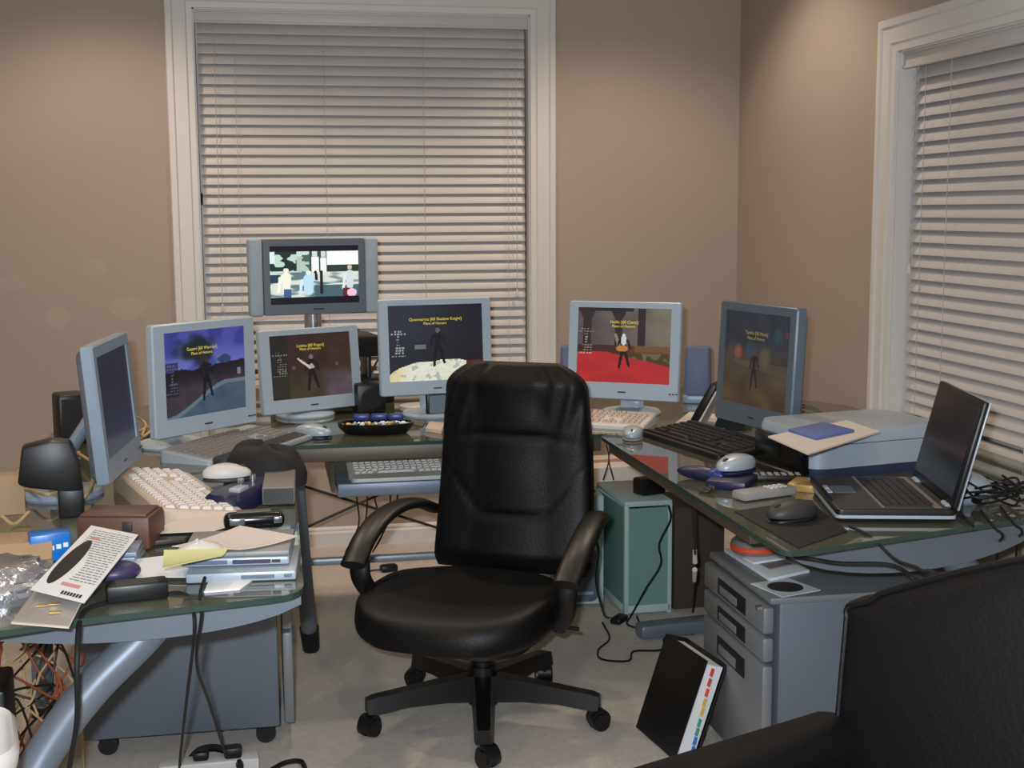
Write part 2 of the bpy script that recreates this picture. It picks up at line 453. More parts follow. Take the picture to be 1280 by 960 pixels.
for x in (.19, .81):
    obj('tray_bracket', apron([(x, 3.95, .70), (x, 4.36, .70)], [(x, 3.93, .575), (x, 4.36, .60)], .012).move(Matrix.Identity(4)) if False else MB().prism([(3.94, .575), (4.36, .575), (4.36, .70), (4.02, .70)], x-.006, x+.006, Matrix(((0, 0, 1, 0), (1, 0, 0, 0), (0, 1, 0, 0), (0, 0, 0, 1)))), 'rail_brown', MD, smooth=False)
# right
RD = thing('glass_desk', 'glass topped desk along the right wall carrying the printer and laptop', 'desk')
glass_top(RD, [(1.0, 2.385), (1.54, 2.535), (1.985, 2.63), (1.985, 3.815), (.985, 3.815)], .05)
obj('frame_rail', bar((1.045, 2.66, .712), (1.03, 3.80, .712), .03, .04), 'rail_brown', RD)
obj('frame_rail', bar((1.95, 2.72, .712), (1.95, 3.80, .712), .03, .04), 'steel_grey', RD)
xs = [1.06+.90*i/16 for i in range(17)]
fy = lambda x: 2.56+.14*(x-1.06)
obj('apron', apron([(x, fy(x), .732) for x in xs], [(x, fy(x), .735-.11*max(0, 1-((x-1.40)/.36)**2)**.5 if abs(x-1.40) < .36 else .725) for x in xs], .03), 'steel_grey', RD)
obj('leg', MB().tube([(1.42, 2.66, .72), (1.56, 2.68, .60), (1.70, 2.70, .42), (1.76, 2.72, .2), (1.78, 2.73, .02)], .034, 16), 'steel_grey', RD)
obj('foot', MB().cyl((1.78, 2.73, .03), (1.78, 2.73, 0), .04), 'black_rubber', RD)
obj('leg', MB().tube([(1.92, 3.74, .70), (1.93, 3.76, .3), (1.93, 3.76, 0)], .028, 14), 'steel_grey', RD)
obj('foot_bar', MB().box((1.52, 4.12, .028), (.66, .07, .05), .015, R_(7)), 'steel_grey', RD)

# ------------------------------------------------------------------ drawer pedestals
def pedestal(label, loc, rz, w, d, h, z0, fronts, casters=True):
    """front faces local -Y, width w along X, depth d along +Y (origin: middle of the front, floor)"""
    r = thing('drawer_pedestal', label, 'drawer unit', loc, rz)
    obj('body', MB().box((0, d/2+.012, (h+z0)/2-.008), (w, d-.02, h-z0-.016), .006), 'pedestal_grey', r)
    obj('top_panel', MB().box((0, d/2, h-.009), (w+.004, d+.004, .018), .005), 'drawer_grey', r)
    for za, zb in fronts:
        dr = obj('drawer', MB().box((0, -.004, (za+zb)/2), (w-.006, .028, zb-za-.006), .007), 'drawer_grey', r)
        zc = zb-(zb-za)*.5 if zb-za < .14 else zb-.05
        hw, hh = .20, min(.05, (zb-za)*.58)
        # recessed pull: black well with a lip standing round it
        m = MB(); hx = -.0
        m.box((hx, -.0185, zc), (hw, .004, hh), .0015)
        obj('handle', m, 'dark_slot', dr)
        m = MB(); m.box((hx-.02, -.0205, zc-hh*.12), (hw*.62, .003, hh*.5), .001)
        obj('handle_plate', m, 'drawer_grey', dr)
    obj('lock', MB().cyl((w/2-.03, -.012, h-.032), (w/2-.03, -.026, h-.032), .008, n=14), 'chrome', r)
    if casters:
        for sx in (-1, 1):
            for yy in (.06, d-.06):
                m = MB(); m.cyl((sx*(w/2-.05)-.012, yy, .026), (sx*(w/2-.05)+.012, yy, .026), .026, n=18); m.box((sx*(w/2-.05), yy, z0-.008), (.03, .03, .02), .004)
                obj('caster', m, 'black_rubber', r)
    else:
        obj('plinth', MB().box((0, d/2, z0/2), (w-.05, d-.05, z0)), 'dark_grey', r, smooth=False)
    return r
# right one: front faces -X  (local -Y -> -X : rz = -90deg)
pedestal('grey steel three drawer pedestal under the right desk with papers on top', (1.17, 3.09, 0), -PI/2, .44, .54, .50, .03, [(.405, .478), (.335, .402), (.03, .332)], False)
pedestal('grey steel drawer pedestal on casters under the left desk', (.03, 3.63, 0), PI/2, .44, .53, .56, .058, [(.43, .54), (.32, .428), (.06, .318)], True)

# ------------------------------------------------------------------ swivel chair
def back_shape(wf, H, th, y_f, nu=26, nv=34, pad=None, ef=None):
    """closed cushion: wf(v)=half width, y_f(v)=centre line y"""
    rings = []
    for j in range(nv+1):
        v = j/nv; hw = wf(v); z = v*H; e = min(1, math.sin(PI*min(max(v, .0), 1))*3.2+.05); e = e**.6
        if ef: e = ef(v)
        rg = []
        for i in range(2*nu):
            a = 2*PI*i/(2*nu)
            cu = math.cos(a); su = math.sin(a)
            x = hw*math.copysign(abs(cu)**.45, cu)
            y = th/2*e*math.copysign(abs(su)**.55, su)
            if su < 0 and pad: y -= pad(x/max(hw, 1e-4), v)
            rg.append(V((x, y_f(v)+y, z)))
        rings.append(rg)
    return MB().ring_loft(rings)
def loop_arm(side):
    pts = [(side*.262, .19, .505), (side*.285, .12, .545), (side*.30, .02, .562), (side*.30, -.10, .555), (side*.30, -.21, .525), (side*.292, -.275, .475), (side*.28, -.272, .42), (side*.262, -.225, .375), (side*.235, -.18, .345)]
    return pts
OC = thing('swivel_chair', 'black leather high back swivel chair in the middle of the carpet', 'chair', (.572, 3.50, 0), R_(-30))
for k in range(5):
    a = R_(261+30+72*k); d = V((math.cos(a), math.sin(a), 0)); s_ = V((-d.y, d.x, 0))
    rg = []
    for t, w_, zt, zb in ((.03, .033, .135, .065), (.12, .03, .128, .075), (.22, .027, .118, .075), (.315, .025, .108, .064), (.335, .021, .102, .064)):
        p = d*t; rg.append([p+s_*w_+V((0, 0, zb)), p+s_*w_*.7+V((0, 0, zt)), p-s_*w_*.7+V((0, 0, zt)), p-s_*w_+V((0, 0, zb))])
    obj('base_leg', MB().ring_loft(rg), 'black_plastic', OC, sharp=30)
    p = d*.318; ca = a+R_(40)
    cd = V((math.cos(ca), math.sin(ca), 0)); m = MB()
    m.cyl(p+V((0, 0, .035)), p+V((0, 0, .07)), .011, n=12)
    for sg in (-1, 1): m.cyl(p+cd*.016+V((-cd.y, cd.x, 0))*sg*.006+V((0, 0, .027)), p+cd*.016+V((-cd.y, cd.x, 0))*sg*.025+V((0, 0, .027)), .027, .024, n=18)
    m.cyl(p+cd*.016+V((-cd.y, cd.x, 0))*-.02+V((0, 0, .034)), p+cd*.016+V((-cd.y, cd.x, 0))*.02+V((0, 0, .034)), .0285, n=16)
    obj('caster', m, 'black_plastic', OC)
obj('gas_column', MB().cyl((0, 0, .05), (0, 0, .16), .042, .04, 20).cyl((0, 0, .16), (0, 0, .30), .031, n=18), 'black_plastic', OC)
m = MB(); m.box((0, -.02, .312), (.20, .30, .035), .01); m.cyl((.1, -.02, .305), (.29, -.03, .30), .006, n=8); m.box((-.07, -.16, .285), (.06, .05, .05), .012)
obj('tilt_mechanism', m, 'black_plastic', OC)
# seat: rounded cushion with waterfall front
rg = []
NS = 44
for (sc, z) in ((.80, .318), (.93, .322), (.99, .345), (1.0, .368), (.985, .392), (.94, .408), (.82, .414), (.6, .408), (.3, .403), (.02, .402)):
    ring = []
    for i in range(NS):
        a = 2*PI*i/NS; c, s2 = math.cos(a), math.sin(a)
        x = .265*math.copysign(abs(c)**.72, c)*sc; y = -.15+.275*math.copysign(abs(s2)**.72, s2)*sc
        zz = z-(.022*max(0, (-y-.25)/.18)**2 if z > .33 else 0)+ (.02*max(0, (abs(x)-.17)/.1)**2 if z > .38 else 0)
        ring.append(V((x, y, zz)))
    rg.append(ring)
obj('seat', MB().ring_loft(rg), 'black_leather', OC, sharp=60)
obj('seat_shell', MB().prism(rrect(.44, .46, .12, 6, 0, -.14), .305, .328), 'black_plastic', OC)
def wf(v):
    w = .240-.034*v+.005*math.sin(PI*v)
    if v > .86: w -= .075*(((v-.86)/.14)**2.4)
    if v < .05: w -= .012*(1-v/.05)
    return w
def yf(v): return .135+.10*v+.03*(1-(2*v-.55)**2)
def padf(u, v):
    au = abs(u); d = .0
    g = lambda x, c, w: math.exp(-((x-c)/w)**2)
    edge = .37+.30*max(0, v-.68)*1.6
    inside = 1/(1+math.exp((au-edge)*40))
    d += .010*inside*(1-.5*g(v, .5, .2))
    d -= .011*g(au, edge, .04)*(1 if v > .12 else .4)
    d -= .012*g(v, .655, .016)*inside; d -= .011*g(v, .275, .016)*inside
    d -= .006*g(v, .655-.05*(au-edge), .02)*(1-inside)*g(au, edge, .35)
    d -= .008*g(v, .275+.42*(au-edge), .018)*(1-inside)*g(au, edge, .42)
    d += .0042*math.sin(u*30+.6)*inside*(g(v, .78, .12)+.9*g(v, .46, .12)+.5*g(v, .15, .08))
    d += .0035*math.sin((u-.9*(v-.8))*26)*(1-inside)*g(v, .8, .14)
    d += .010*g(v, .47, .14)*inside
    return d
bk = back_shape(wf, .60, .10, yf, 40, 66, padf).move(Matrix.Translation((.032, 0, .392)))
obj('backrest', bk, 'black_leather', OC, sharp=80)
obj('back_bracket', MB().box((0, .13, .345), (.10, .16, .022), .006).box((0, .225, .44), (.10, .022, .20), .006), 'black_plastic', OC)
for sd in (-1, 1):
    o_ = V((.018, 0, 0))
    ar = obj('armrest', MB().tube([V(q)+o_ for q in ((sd*.252, .215, .545), (sd*.272, .15, .572), (sd*.290, .06, .582), (sd*.300, -.05, .570), (sd*.302, -.15, .535), (sd*.298, -.235, .482))], .03, 14, 8, flat=(.037, .016)), 'black_plastic', OC, sharp=60)
    obj('arm_post', MB().tube([V(q)+o_ for q in ((sd*.292, -.205, .492), (sd*.288, -.205, .44), (sd*.272, -.17, .385), (sd*.238, -.13, .335))], .03, 14, 8, flat=(.030, .017)), 'black_plastic', ar, sharp=60)

# ------------------------------------------------------------------ leather armchair in the right foreground
AC = thing('leather_armchair', 'black leather armchair cut off by the lower right corner', 'chair', (.855, 1.39, 0), R_(-58))
AH = .61
def wf2(v):
    w = .335-.012*(1-v)
    if v > .785:
        t = (v-.785)/.215
        w = .335*(1-t)**.8-.02*max(0, 1-abs(t-.05)/.12)
    return max(w, .012)
def yf2(v): return .16+.08*v
def pad2(u, v): return .02*(1-u*u)*(1-(2*v-1)**2)
obj('backrest', back_shape(wf2, AH, .15, yf2, 30, 60, pad2, lambda v: min(1, v/.06, ((1-v)/.02+.3))**.5).move(Matrix.Translation((0, 0, .36))), 'black_leather', AC, sharp=70)
pts = []
vv = [.06+.93*i/40 for i in range(41)]
for sd, seq in ((-1, vv), (1, vv[::-1])):
    for v in seq: pts.append((sd*wf2(v)*.955, yf2(v)-.075*.62-pad2(.9, v), .36+AH*v+.002))
obj('piping', MB().tube(pts, .005, 8, 2), 'black_leather', AC)
obj('seat', MB().box((0, -.16, .36), (.52, .54, .15), .05, seg=4), 'black_leather', AC, sharp=70)
obj('seat_base', MB().box((0, -.10, .23), (.56, .56, .14), .03, seg=3), 'black_leather', AC, sharp=70)
for sd in (-1, 1):
    m = MB(); m.box((0, -.27, 0), (.11, .62, .50), .04, seg=4); m.move(Matrix.Translation((sd*.315, .14, .43)) @ Matrix.Rotation(R_(sd*9), 4, 'Z'))
    obj('armrest', m, 'black_leather', AC, sharp=70)
for sx in (-1, 1):
    for yy in (-.34, .2): obj('leg', MB().cyl((sx*.27, yy, .17), (sx*.27, yy, 0), .024, .018, n=14), 'black_plastic', AC)

# ------------------------------------------------------------------ screens
def smooth(a, b, x):
    t = min(1, max(0, (x-a)/(b-a))); return t*t*(3-2*t)
def mixc(a, b, t): return tuple(a[i]*(1-t)+b[i]*t for i in range(3))
def nz(u, v, s=1, o=0): return mnoise.noise(V((u*s+o, v*s-o, o*1.7)))
def seg(u, v, x0, y0, x1, y1, r0, r1=None, asp=1.25):
    r1 = r0 if r1 is None else r1
    dx, dy = (x1-x0)*asp, y1-y0; px, py = (u-x0)*asp, v-y0
    t = max(0, min(1, (px*dx+py*dy)/(dx*dx+dy*dy+1e-9)))
    return math.hypot(px-t*dx, py-t*dy) < r0+(r1-r0)*t
def figure(c, u, v, x, y, h, body, head, asp=1.25):
    w = h*.1
    for s in ((x-.03*h, y+.48*h, x-.09*h, y+h, w*.5, w*.35), (x+.03*h, y+.48*h, x+.13*h, y+.93*h, w*.5, w*.35), (x, y+.2*h, x, y+.48*h, w*.9, w*.7),
              (x-.1*h, y+.2*h, x-.14*h, y+.45*h, w*.3), (x+.1*h, y+.2*h, x+.15*h, y+.42*h, w*.3)):
        if seg(u, v, *s, asp=asp) if len(s) == 6 else seg(u, v, s[0], s[1], s[2], s[3], s[4], asp=asp): c = body
    if seg(u, v, x, y+.06*h, x, y+.09*h, w*.55, asp=asp): c = head
    return c
def hud(c, u, v, x0, y0, rows, col):
    for i, (dx, w) in enumerate(rows):
        if x0+dx < u < x0+dx+w and y0+i*.036 < v < y0+i*.036+.017 and math.sin(u*190+i*7) > -.45: return mixc(c, col, .75)
    return c
HUD = [(.03, .09), (0, .16), (.06, .04), (.06, .04), (.07, .03), (.06, .04), (.04, .10), (.04, .10), (.04, .10), (0, .15)]
def p_night(u, v):
    c = mixc((80, 82, 168), (110, 112, 190), smooth(.1, .45, v)); c = mixc(c, (40, 44, 120), smooth(.1, .5, nz(u, v, 4, 3)+.15)*.5)
    t = math.hypot((u-.40)*1.2, (v-.22)*1.9)+nz(u, v, 9, 1)*.12
    c = mixc(c, (22, 38, 44), 1-smooth(.18, .36, t))
    if math.hypot((u-.72), (v-.38)*1.6)+nz(u, v, 9, 5)*.06 < .1: c = mixc(c, (36, 60, 92), .8)
    if .42 < u < .5 and .3 < v < .6: c = (52, 40, 44)
    hz = .47-.06*u+.03*nz(u, v, 7, 2)
    if v > hz: c = mixc((24, 22, 30), (62, 54, 62), smooth(hz, hz+.25, v)+.2*nz(u, v, 12, 4))
    pth = .98-.36*smooth(0, .8, u)
    if v > pth+.05: c = mixc((58, 78, 96), (82, 104, 118), .5+.5*nz(u, v, 8, 7))
    elif v > pth: c = (104, 122, 136)
    if .9 < u < .95 and .5 < v < .58: c = (120, 130, 150)
    if u < .16 and .35 < v < .75: c = mixc(c, (18, 18, 26), .55)
    c = hud(c, u, v, .01, .38, HUD, (120, 120, 140))
    if seg(u, v, .5, .4, .49, .58, .05): c = (34, 28, 38)
    return figure(c, u, v, .51, .32, .5, (16, 16, 30), (60, 44, 50))
def p_brown(u, v):
    c = mixc((52, 38, 34), (64, 44, 34), u); c = mixc(c, (70, 64, 38), smooth(.5, .9, v)*(1-smooth(.55, .75, u))*.8)
    c = mixc(c, (92, 80, 88), smooth(.5, .75, v)*smooth(.55, .75, u)*.9); c = tuple(x*(1+.18*nz(u, v, 7, 1)) for x in c)
    for x, y in ((.28, .52), (.82, .5)):
        d = math.hypot((u-x)*1.25, v-y); c = mixc(c, (120, 104, 100), .8*(1-smooth(.0, .05, d)))
    if u < .22: c = mixc(c, (34, 34, 32), .6)
    c = hud(c, u, v, .03, .26, [(.04, .06), (.0, .18), (.08, .02), (.06, .05), (.05, .06), (.07, .1), (.05, .12), (.05, .12), (.05, .12), (.05, .12), (.0, .15)], (150, 150, 140))
    c = figure(c, u, v, .5, .32, .56, (24, 20, 24), (120, 110, 120))
    if seg(u, v, .34, .38, .48, .53, .012, .022): c = (214, 200, 186)
    if seg(u, v, .5, .5, .51, .52, .03): c = (190, 170, 160)
    return c
def p_hill(u, v):
    c = mixc((40, 44, 56), (26, 24, 32), smooth(.2, .9, u)); c = mixc(c, (18, 16, 22), smooth(.3, .7, v)*.4)
    top = .72-.02*math.sin(u*9)+.5*(u-.6)**2*(1 if u < .6 else 2.4)
    if v > top+.015*nz(u, v, 14, 2):
        g = nz(u, v, 16, 1)+.6*nz(u, v, 34, 5)
        c = mixc((216, 216, 190), (236, 238, 228), .5+g*.6); c = mixc(c, (148, 158, 150), smooth(.15, .5, g)*.7); c = mixc(c, (220, 200, 120), (1-smooth(.0, .25, u))*.7)
    if u > .82 and v > .75 and v < .83: c = (96, 22, 22)
    if .27 < u < .39 and .52 < v < .58: c = mixc((120, 126, 124), c, .2)
    c = hud(c, u, v, .02, .33, HUD, (190, 196, 190))
    return figure(c, u, v, .52, .3, .5, (12, 12, 18), (84, 92, 92))
def p_hall(u, v):
    c = mixc((92, 82, 82), (120, 112, 98), u); c = mixc(c, (130, 122, 106), smooth(.75, .9, u)*.7); c = tuple(x*(1+.12*nz(u, v, 6, 2)) for x in c)
    for x, w in ((.1, .045), (.44, .04)):
        if abs(u-x) < w+.16*max(0, .14-v)**.8*1.6: c = (56, 42, 44)
    if v < .04 and u < .6: c = (48, 38, 40)
    if .645 < u < .725: c = (52, 38, 42)
    if v > .5: c = mixc((74, 40, 36), (104, 74, 44), smooth(.45, .7, u))
    if v > .5 and u > .62 and v < .58: c = (120, 84, 50)
    if .55 < u and v > .58+.02: c = (110, 104, 62) if nz(u, v, 12, 1) > -.1 else (78, 62, 40)
    edge = .60+.26*max(0, u-.35)**1.0 if u > .35 else .60-.04*u+.06*max(0, .2-u)
    if v > edge: c = mixc((206, 50, 44), (176, 38, 44), .5+.6*nz(u*.4, v, 9, 3))
    if .88 < u < .93 and .42 < v < .48: c = (136, 116, 80)
    c = hud(c, u, v, .01, .28, HUD, (196, 186, 180))
    if seg(u, v, .41, .36, .45, .5, .02): c = (150, 140, 110)
    c = figure(c, u, v, .5, .34, .46, (26, 20, 26), (226, 226, 232))
    if seg(u, v, .5, .41, .5, .46, .035): c = (222, 222, 226)
    if seg(u, v, .45, .54, .52, .54, .035): c = (204, 130, 60)
    return c
def p_market(u, v):
    c = mixc((44, 46, 56), (66, 58, 48), smooth(.25, .6, v)); c = mixc(c, (74, 60, 36), smooth(.55, .95, v)*.8); c = tuple(x*(1+.25*nz(u, v, 5, 6)) for x in c)
    for x, y, r, k in ((.22, .44, .09, (150, 84, 58)), (.4, .4, .1, (50, 70, 84)), (.64, .46, .12, (104, 88, 64)), (.82, .22, .1, (40, 80, 80)), (.95, .2, .05, (110, 50, 56)), (.1, .45, .06, (90, 56, 60))):
        d = math.hypot(u-x, (v-y)*.8); c = mixc(c, k, .7*(1-smooth(r*.3, r, d)))
    if v > .52 and v < .55+.1*u and u > .15: c = mixc(c, (96, 84, 74), .4)
    return figure(c, u, v, .48, .4, .42, (34, 26, 28), (80, 60, 50))
def p_dim(u, v):
    c = mixc((26, 27, 42), (34, 36, 58), smooth(.2, .7, v)); c = mixc(c, (84, 88, 100), smooth(.78, .92, v+.12*(.5-u))*.8)
    return tuple(x*(1+.1*nz(u, v, 4, 8)) for x in c)
def p_tv(u, v):
    if v < .1 or v > .875: return (12, 8, 20)
    y = (v-.1)/.775
    c = (214, 232, 226) if y < .3 else (196, 210, 204)
    tree = .34+.1*nz(u, 0, 9, 1)
    if u > .62: c = (246, 250, 250) if y < .3 else (40, 54, 42)
    if u < .34 and y < .42:
        c = (30, 44, 34) if nz(u, y, 11, 2) > -.25 else (190, 214, 204)
    if u < .06 and y < .25: c = (220, 236, 238)
    if .3 < u < .64 and y < .46:
        c = (206, 220, 214) if y < .1 else (176, 196, 186)
        for x in (.46, .555, .645):
            if abs(u-x) < .018: c = (60, 66, 66) if x < .6 else (120, 130, 126)
        if .47 < u < .55 and y > .12: c = (240, 246, 244)
        if .57 < u < .63 and y > .14: c = (236, 244, 240)
        if .36 < u < .45 and y > .05 and nz(u, y, 14, 3) > 0: c = (70, 100, 80)
    if y > .46:
        c = mixc((214, 220, 210), (92, 120, 122), smooth(-.1, .35, nz(u*.8, y*2, 6, 4)))
        if u < .12 and .5 < y < .68: c = (36, 60, 84)
        if u > .5 and y > .75: c = (66, 96, 104)
    if .56 < u < .59 and .42 < y < .95 or seg(u, y, .51, .45, .52, .62, .02): c = (22, 22, 30)
    for x, yy, w, k in ((.18, .46, .09, (238, 240, 222)), (.43, .52, .10, (186, 220, 238)), (.9, .42, .075, (206, 216, 220))):
        if seg(u, y, x, yy+.08, x, yy+.36, w*.95, w*.8, 1.6): c = k
        if seg(u, y, x-w*.75, yy+.12, x-w*1.0, yy+.42, .03, .025, 1.6): c = mixc(k, (255, 250, 240), .3)
        if seg(u, y, x, yy-.06, x, yy-.05, .045, .045, 1.6): c = (214, 190, 170) if x > .8 else (236, 236, 230)
    if .15 < u < .23 and y > .82: c = (60, 90, 140)
    if .82 < u < .9 and y > .82: c = (96, 30, 44)
    if math.hypot((u-.92)*1.6, y-.93) < .09: c = (238, 190, 210)
    return c
def screen(parent, w, h, paint, M, nx=110, ny=88, strength=1.0, caption=None, name='screen'):
    bm = bmesh.new(); ly = bm.loops.layers.float_color.new('Col')
    vs = [[bm.verts.new(M @ V(((i/nx-.5)*w, 0, (.5-j/ny)*h))) for i in range(nx+1)] for j in range(ny+1)]
    for j in range(ny):
        for i in range(nx):
            f = bm.faces.new((vs[j+1][i], vs[j+1][i+1], vs[j][i+1], vs[j][i]))
            c = lin([max(0, min(255, q)) for q in paint((i+.5)/nx, (j+.5)/ny)])
            for l in f.loops: l[ly] = c
    m = bpy.data.materials.new('lit_'+paint.__name__[2:]+'_screen'); m.use_nodes = True
    p = m.node_tree.nodes['Principled BSDF']; p.inputs['Base Color'].default_value = (.012, .012, .014, 1); p.inputs['Roughness'].default_value = .45
    p.inputs['Specular IOR Level'].default_value = .25
    a = m.node_tree.nodes.new('ShaderNodeVertexColor'); a.layer_name = 'Col'
    m.node_tree.links.new(a.outputs[0], p.inputs['Emission Color']); p.inputs['Emission Strength'].default_value = strength
    o = obj(name, bm, m, parent, smooth=False, recalc=False)
    if caption:
        for txt, cx, cz, size in caption:
            cu = bpy.data.curves.new('caption', 'FONT'); cu.body = txt; cu.size = size; cu.align_x = 'CENTER'; cu.align_y = 'CENTER'
            t = bpy.data.objects.new('caption', cu); COL.objects.link(t)
            dg = bpy.context.evaluated_depsgraph_get(); me = bpy.data.meshes.new_from_object(t.evaluated_get(dg))
            bpy.data.objects.remove(t); bpy.data.curves.remove(cu)
            me.transform(M @ Matrix.Translation((cx*w, -.0012, cz*h)) @ Matrix.Rotation(PI/2, 4, 'X'))
            me.materials.append(MAT['caption'])
            q = bpy.data.objects.new('caption', me); COL.objects.link(q); q.parent = o
    return o
MAT['caption'] = emat('caption_yellow', (228, 206, 70), 1.0)
MAT['caption_dim'] = emat('caption_dim', (150, 136, 60), 1.0)

def monitor(label, X, Y, zc, yaw, tilt, w, h, mL, mT, mB, paint, cap, bez='bezel_silver', strength=1.0, back=.08, stand='round', depth=.045, group='flat screen monitors', base_off=None):
    r = thing('monitor', label, 'monitor', (X, Y, DESK), R_(yaw), group)
    zc -= DESK
    M = Matrix.Translation((0, 0, zc)) @ Matrix.Rotation(-R_(tilt), 4, 'X')
    sw, sh = w-2*mL, h-mT-mB; sz = (mB-mT)/2
    # bezel: four sided frame with a slightly bevelled front edge
    out = rrect(w, h, .008, 3); inn = [(p[0]*sw/w, p[1]*sh/h+sz) for p in out]
    inn = rrect(sw, sh, .0015, 3, 0, sz)
    P = lambda pts, y, s=1.0: [M @ V((x*s, y, z*s)) for x, z in pts]
    b = MB(); b.ring_loft([P(out, depth*.55), P(out, .005), P(rrect(w-.006, h-.006, .008, 3), 0), P(inn, .0), P(inn, .006)], cap=False)
    obj('bezel', b, bez, r, sharp=25)
    b = MB(); b.ring_loft([P(rrect(w-.004, h-.004, .008, 3), depth*.5), P(rrect(w-.03, h-.03, .02, 3), depth*.85), P(rrect(w*.6, h*.55, .03, 3), depth), P(rrect(w*.5, h*.45, .03, 3), depth+.012)])
    obj('back_shell', b, 'shell_grey' if bez != 'bezel_dark' else 'bezel_dark', r)
    screen(r, sw, sh, paint, M @ Matrix.Translation((0, .004, sz)), strength=strength, caption=cap)
    b = MB()
    for k in range(3): b.box(M @ V((w/2-mL*.5-.012+k*.011, -.001, -h/2+mB*.45)), (.006, .003, .004))
    obj('buttons', b, 'dark_grey', r, smooth=False)
    obj('badge', MB().box(M @ V((0, -.0006, -h/2+mB*.45)), (.028, .002, .004)), 'dark_grey', r, smooth=False)
    bo = V(base_off) if base_off else V((0, back, 0))
    if stand == 'round':
        obj('stand_base', MB().lathe([(.097, 0), (.10, .006), (.094, .014), (.045, .022), (.0, .024)], bo, 32), bez, r)
        obj('stand_neck', MB().tube([bo+V((0, 0, .015)), bo+V((0, .005, .06)), V((0, depth+.01, zc-.02)) + V((0, .0, 0))], .03, 12, 6, flat=(.04, .016)), bez, r)
    else:
        obj('stand_base', MB().prism(rrect(.24, .19, .03, 5, bo.x, bo.y), 0, .014, bev=.004), bez, r)
        obj('stand_neck', MB().tube([bo+V((0, .03, .01)), bo+V((0, .03, .08)), V((0, depth+.012, zc-.03))], .03, 12, 6, flat=(.045, .018)), bez, r)
    return r
CAPS = lambda a, b_, x=0, y=.3, s=.0135: [(a, x, y, s), (b_, x-.005, y-.055, s*.9)]
monitor('silver monitor showing a violet night sky in the left corner of the desk', -.166, 3.793, .960, 45, 0, .382, .315, .040, .024, .05, p_night, CAPS('Guanri [60 Warrior]', 'Plans of Honors', -.04, .285), back=.155, strength=.82)
monitor('smaller silver monitor with a brown screen below the television', .150, 4.358, .905, 27, 5, .37, .275, .035, .020, .045, p_brown, CAPS('Lantica [60 Rogue]', 'Plans of Honors', 0, .32), back=.055, strength=.85)
monitor('silver monitor showing a pale sandy mound, behind the swivel chair', .551, 4.25, .982, 8, 4, .381, .315, .031, .021, .046, p_hill, CAPS('Quanmarina [60 Shadow Knight]', 'Plans of Honors', 0, .31), back=.07)
monitor('silver monitor showing a bright red carpet, right of the swivel chair', 1.145, 4.11, .967, -32.5, 6, .38, .32, .032, .021, .055, p_hall, CAPS('Hatlin [60 Cleric]', 'Plans of Honors', 0, .31), back=.10, strength=.8)
MAT['caption'] = MAT['caption_dim']
monitor('grey monitor turned left beside the black keyboard at the right corner', 1.377, 3.545, .976, -77, 3, .382, .355, .030, .026, .060, p_market, CAPS('Tambin [60 Monk]', 'Plans of Honors', 0, .28, .015), bez='bezel_dark', back=.09, stand='flat', depth=.055, strength=.9)
monitor('silver monitor seen almost edge on at the left end of the desks', -.351, 3.24, .964, 84, 4.4, .38, .32, .03, .028, .055, p_dim, None, bez='bezel_grey', back=.145, depth=.05, strength=.8)

# television on a black stand box behind the small monitor
TZ = 1.204
TS = thing('television_riser', 'black two tier shelf carrying the television behind the small monitor', 'shelf', (.185, 4.635, DESK), R_(10))
b = MB(); b.box((.05, 0, .21), (.31, .22, .07), .008); obj('shelf_top', b, 'black_plastic', TS)
for sx in (-.07, .20): obj('side_post', MB().box((sx-.02, .05, .10), (.016, .10, .19), .003), 'black_plastic', TS)
obj('shelf_base', MB().box((.05, .03, .045), (.42, .15, .09), .008), 'black_plastic', TS)
TV = thing('television', 'silver widescreen television with side speakers in front of the blind', 'television', (.172, 4.50, DESK+.245), R_(11.6))
zc = TZ-DESK-.245
def fr(w, h, r, x=0, z=0): return rrect(w, h, r, 3, x, z)
b = MB(); PP = lambda pts, y: [V((x, y, z+zc)) for x, z in pts]
b.ring_loft([PP(fr(.352, .256, .006), .04), PP(fr(.352, .256, .006), .004), PP(fr(.348, .252, .006), 0), PP(fr(.306, .196, .002, 0, .006), 0), PP(fr(.306, .196, .002, 0, .006), .006)], cap=False)
obj('bezel', b, 'tv_bezel', TV, sharp=25)
b = MB(); b.ring_loft([PP(fr(.44, .25, .01), .035), PP(fr(.42, .23, .02), .07), PP(fr(.30, .16, .02), .09)]); obj('back_shell', b, 'bezel_dark', TV)
for sx in (-1, 1):
    obj('speaker', MB().box((sx*.200, .018, zc), (.047, .044, .262), .010, seg=3), 'tv_speaker', TV)
screen(TV, .306, .196, p_tv, Matrix.Translation((0, .004, zc+.006)), 120, 84, 1.15)
obj('badge', MB().box((.01, -.001, zc-.11), (.036, .002, .005)), 'dark_grey', TV, smooth=False)
obj('stand_neck', MB().cyl((0, .045, .012), (0, .045, zc-.10), .030, n=24), 'chrome', TV)
obj('stand_base', MB().lathe([(.085, 0), (.085, .008), (.05, .014), (.03, .016)], (0, .045, 0), 32), 'silver', TV)

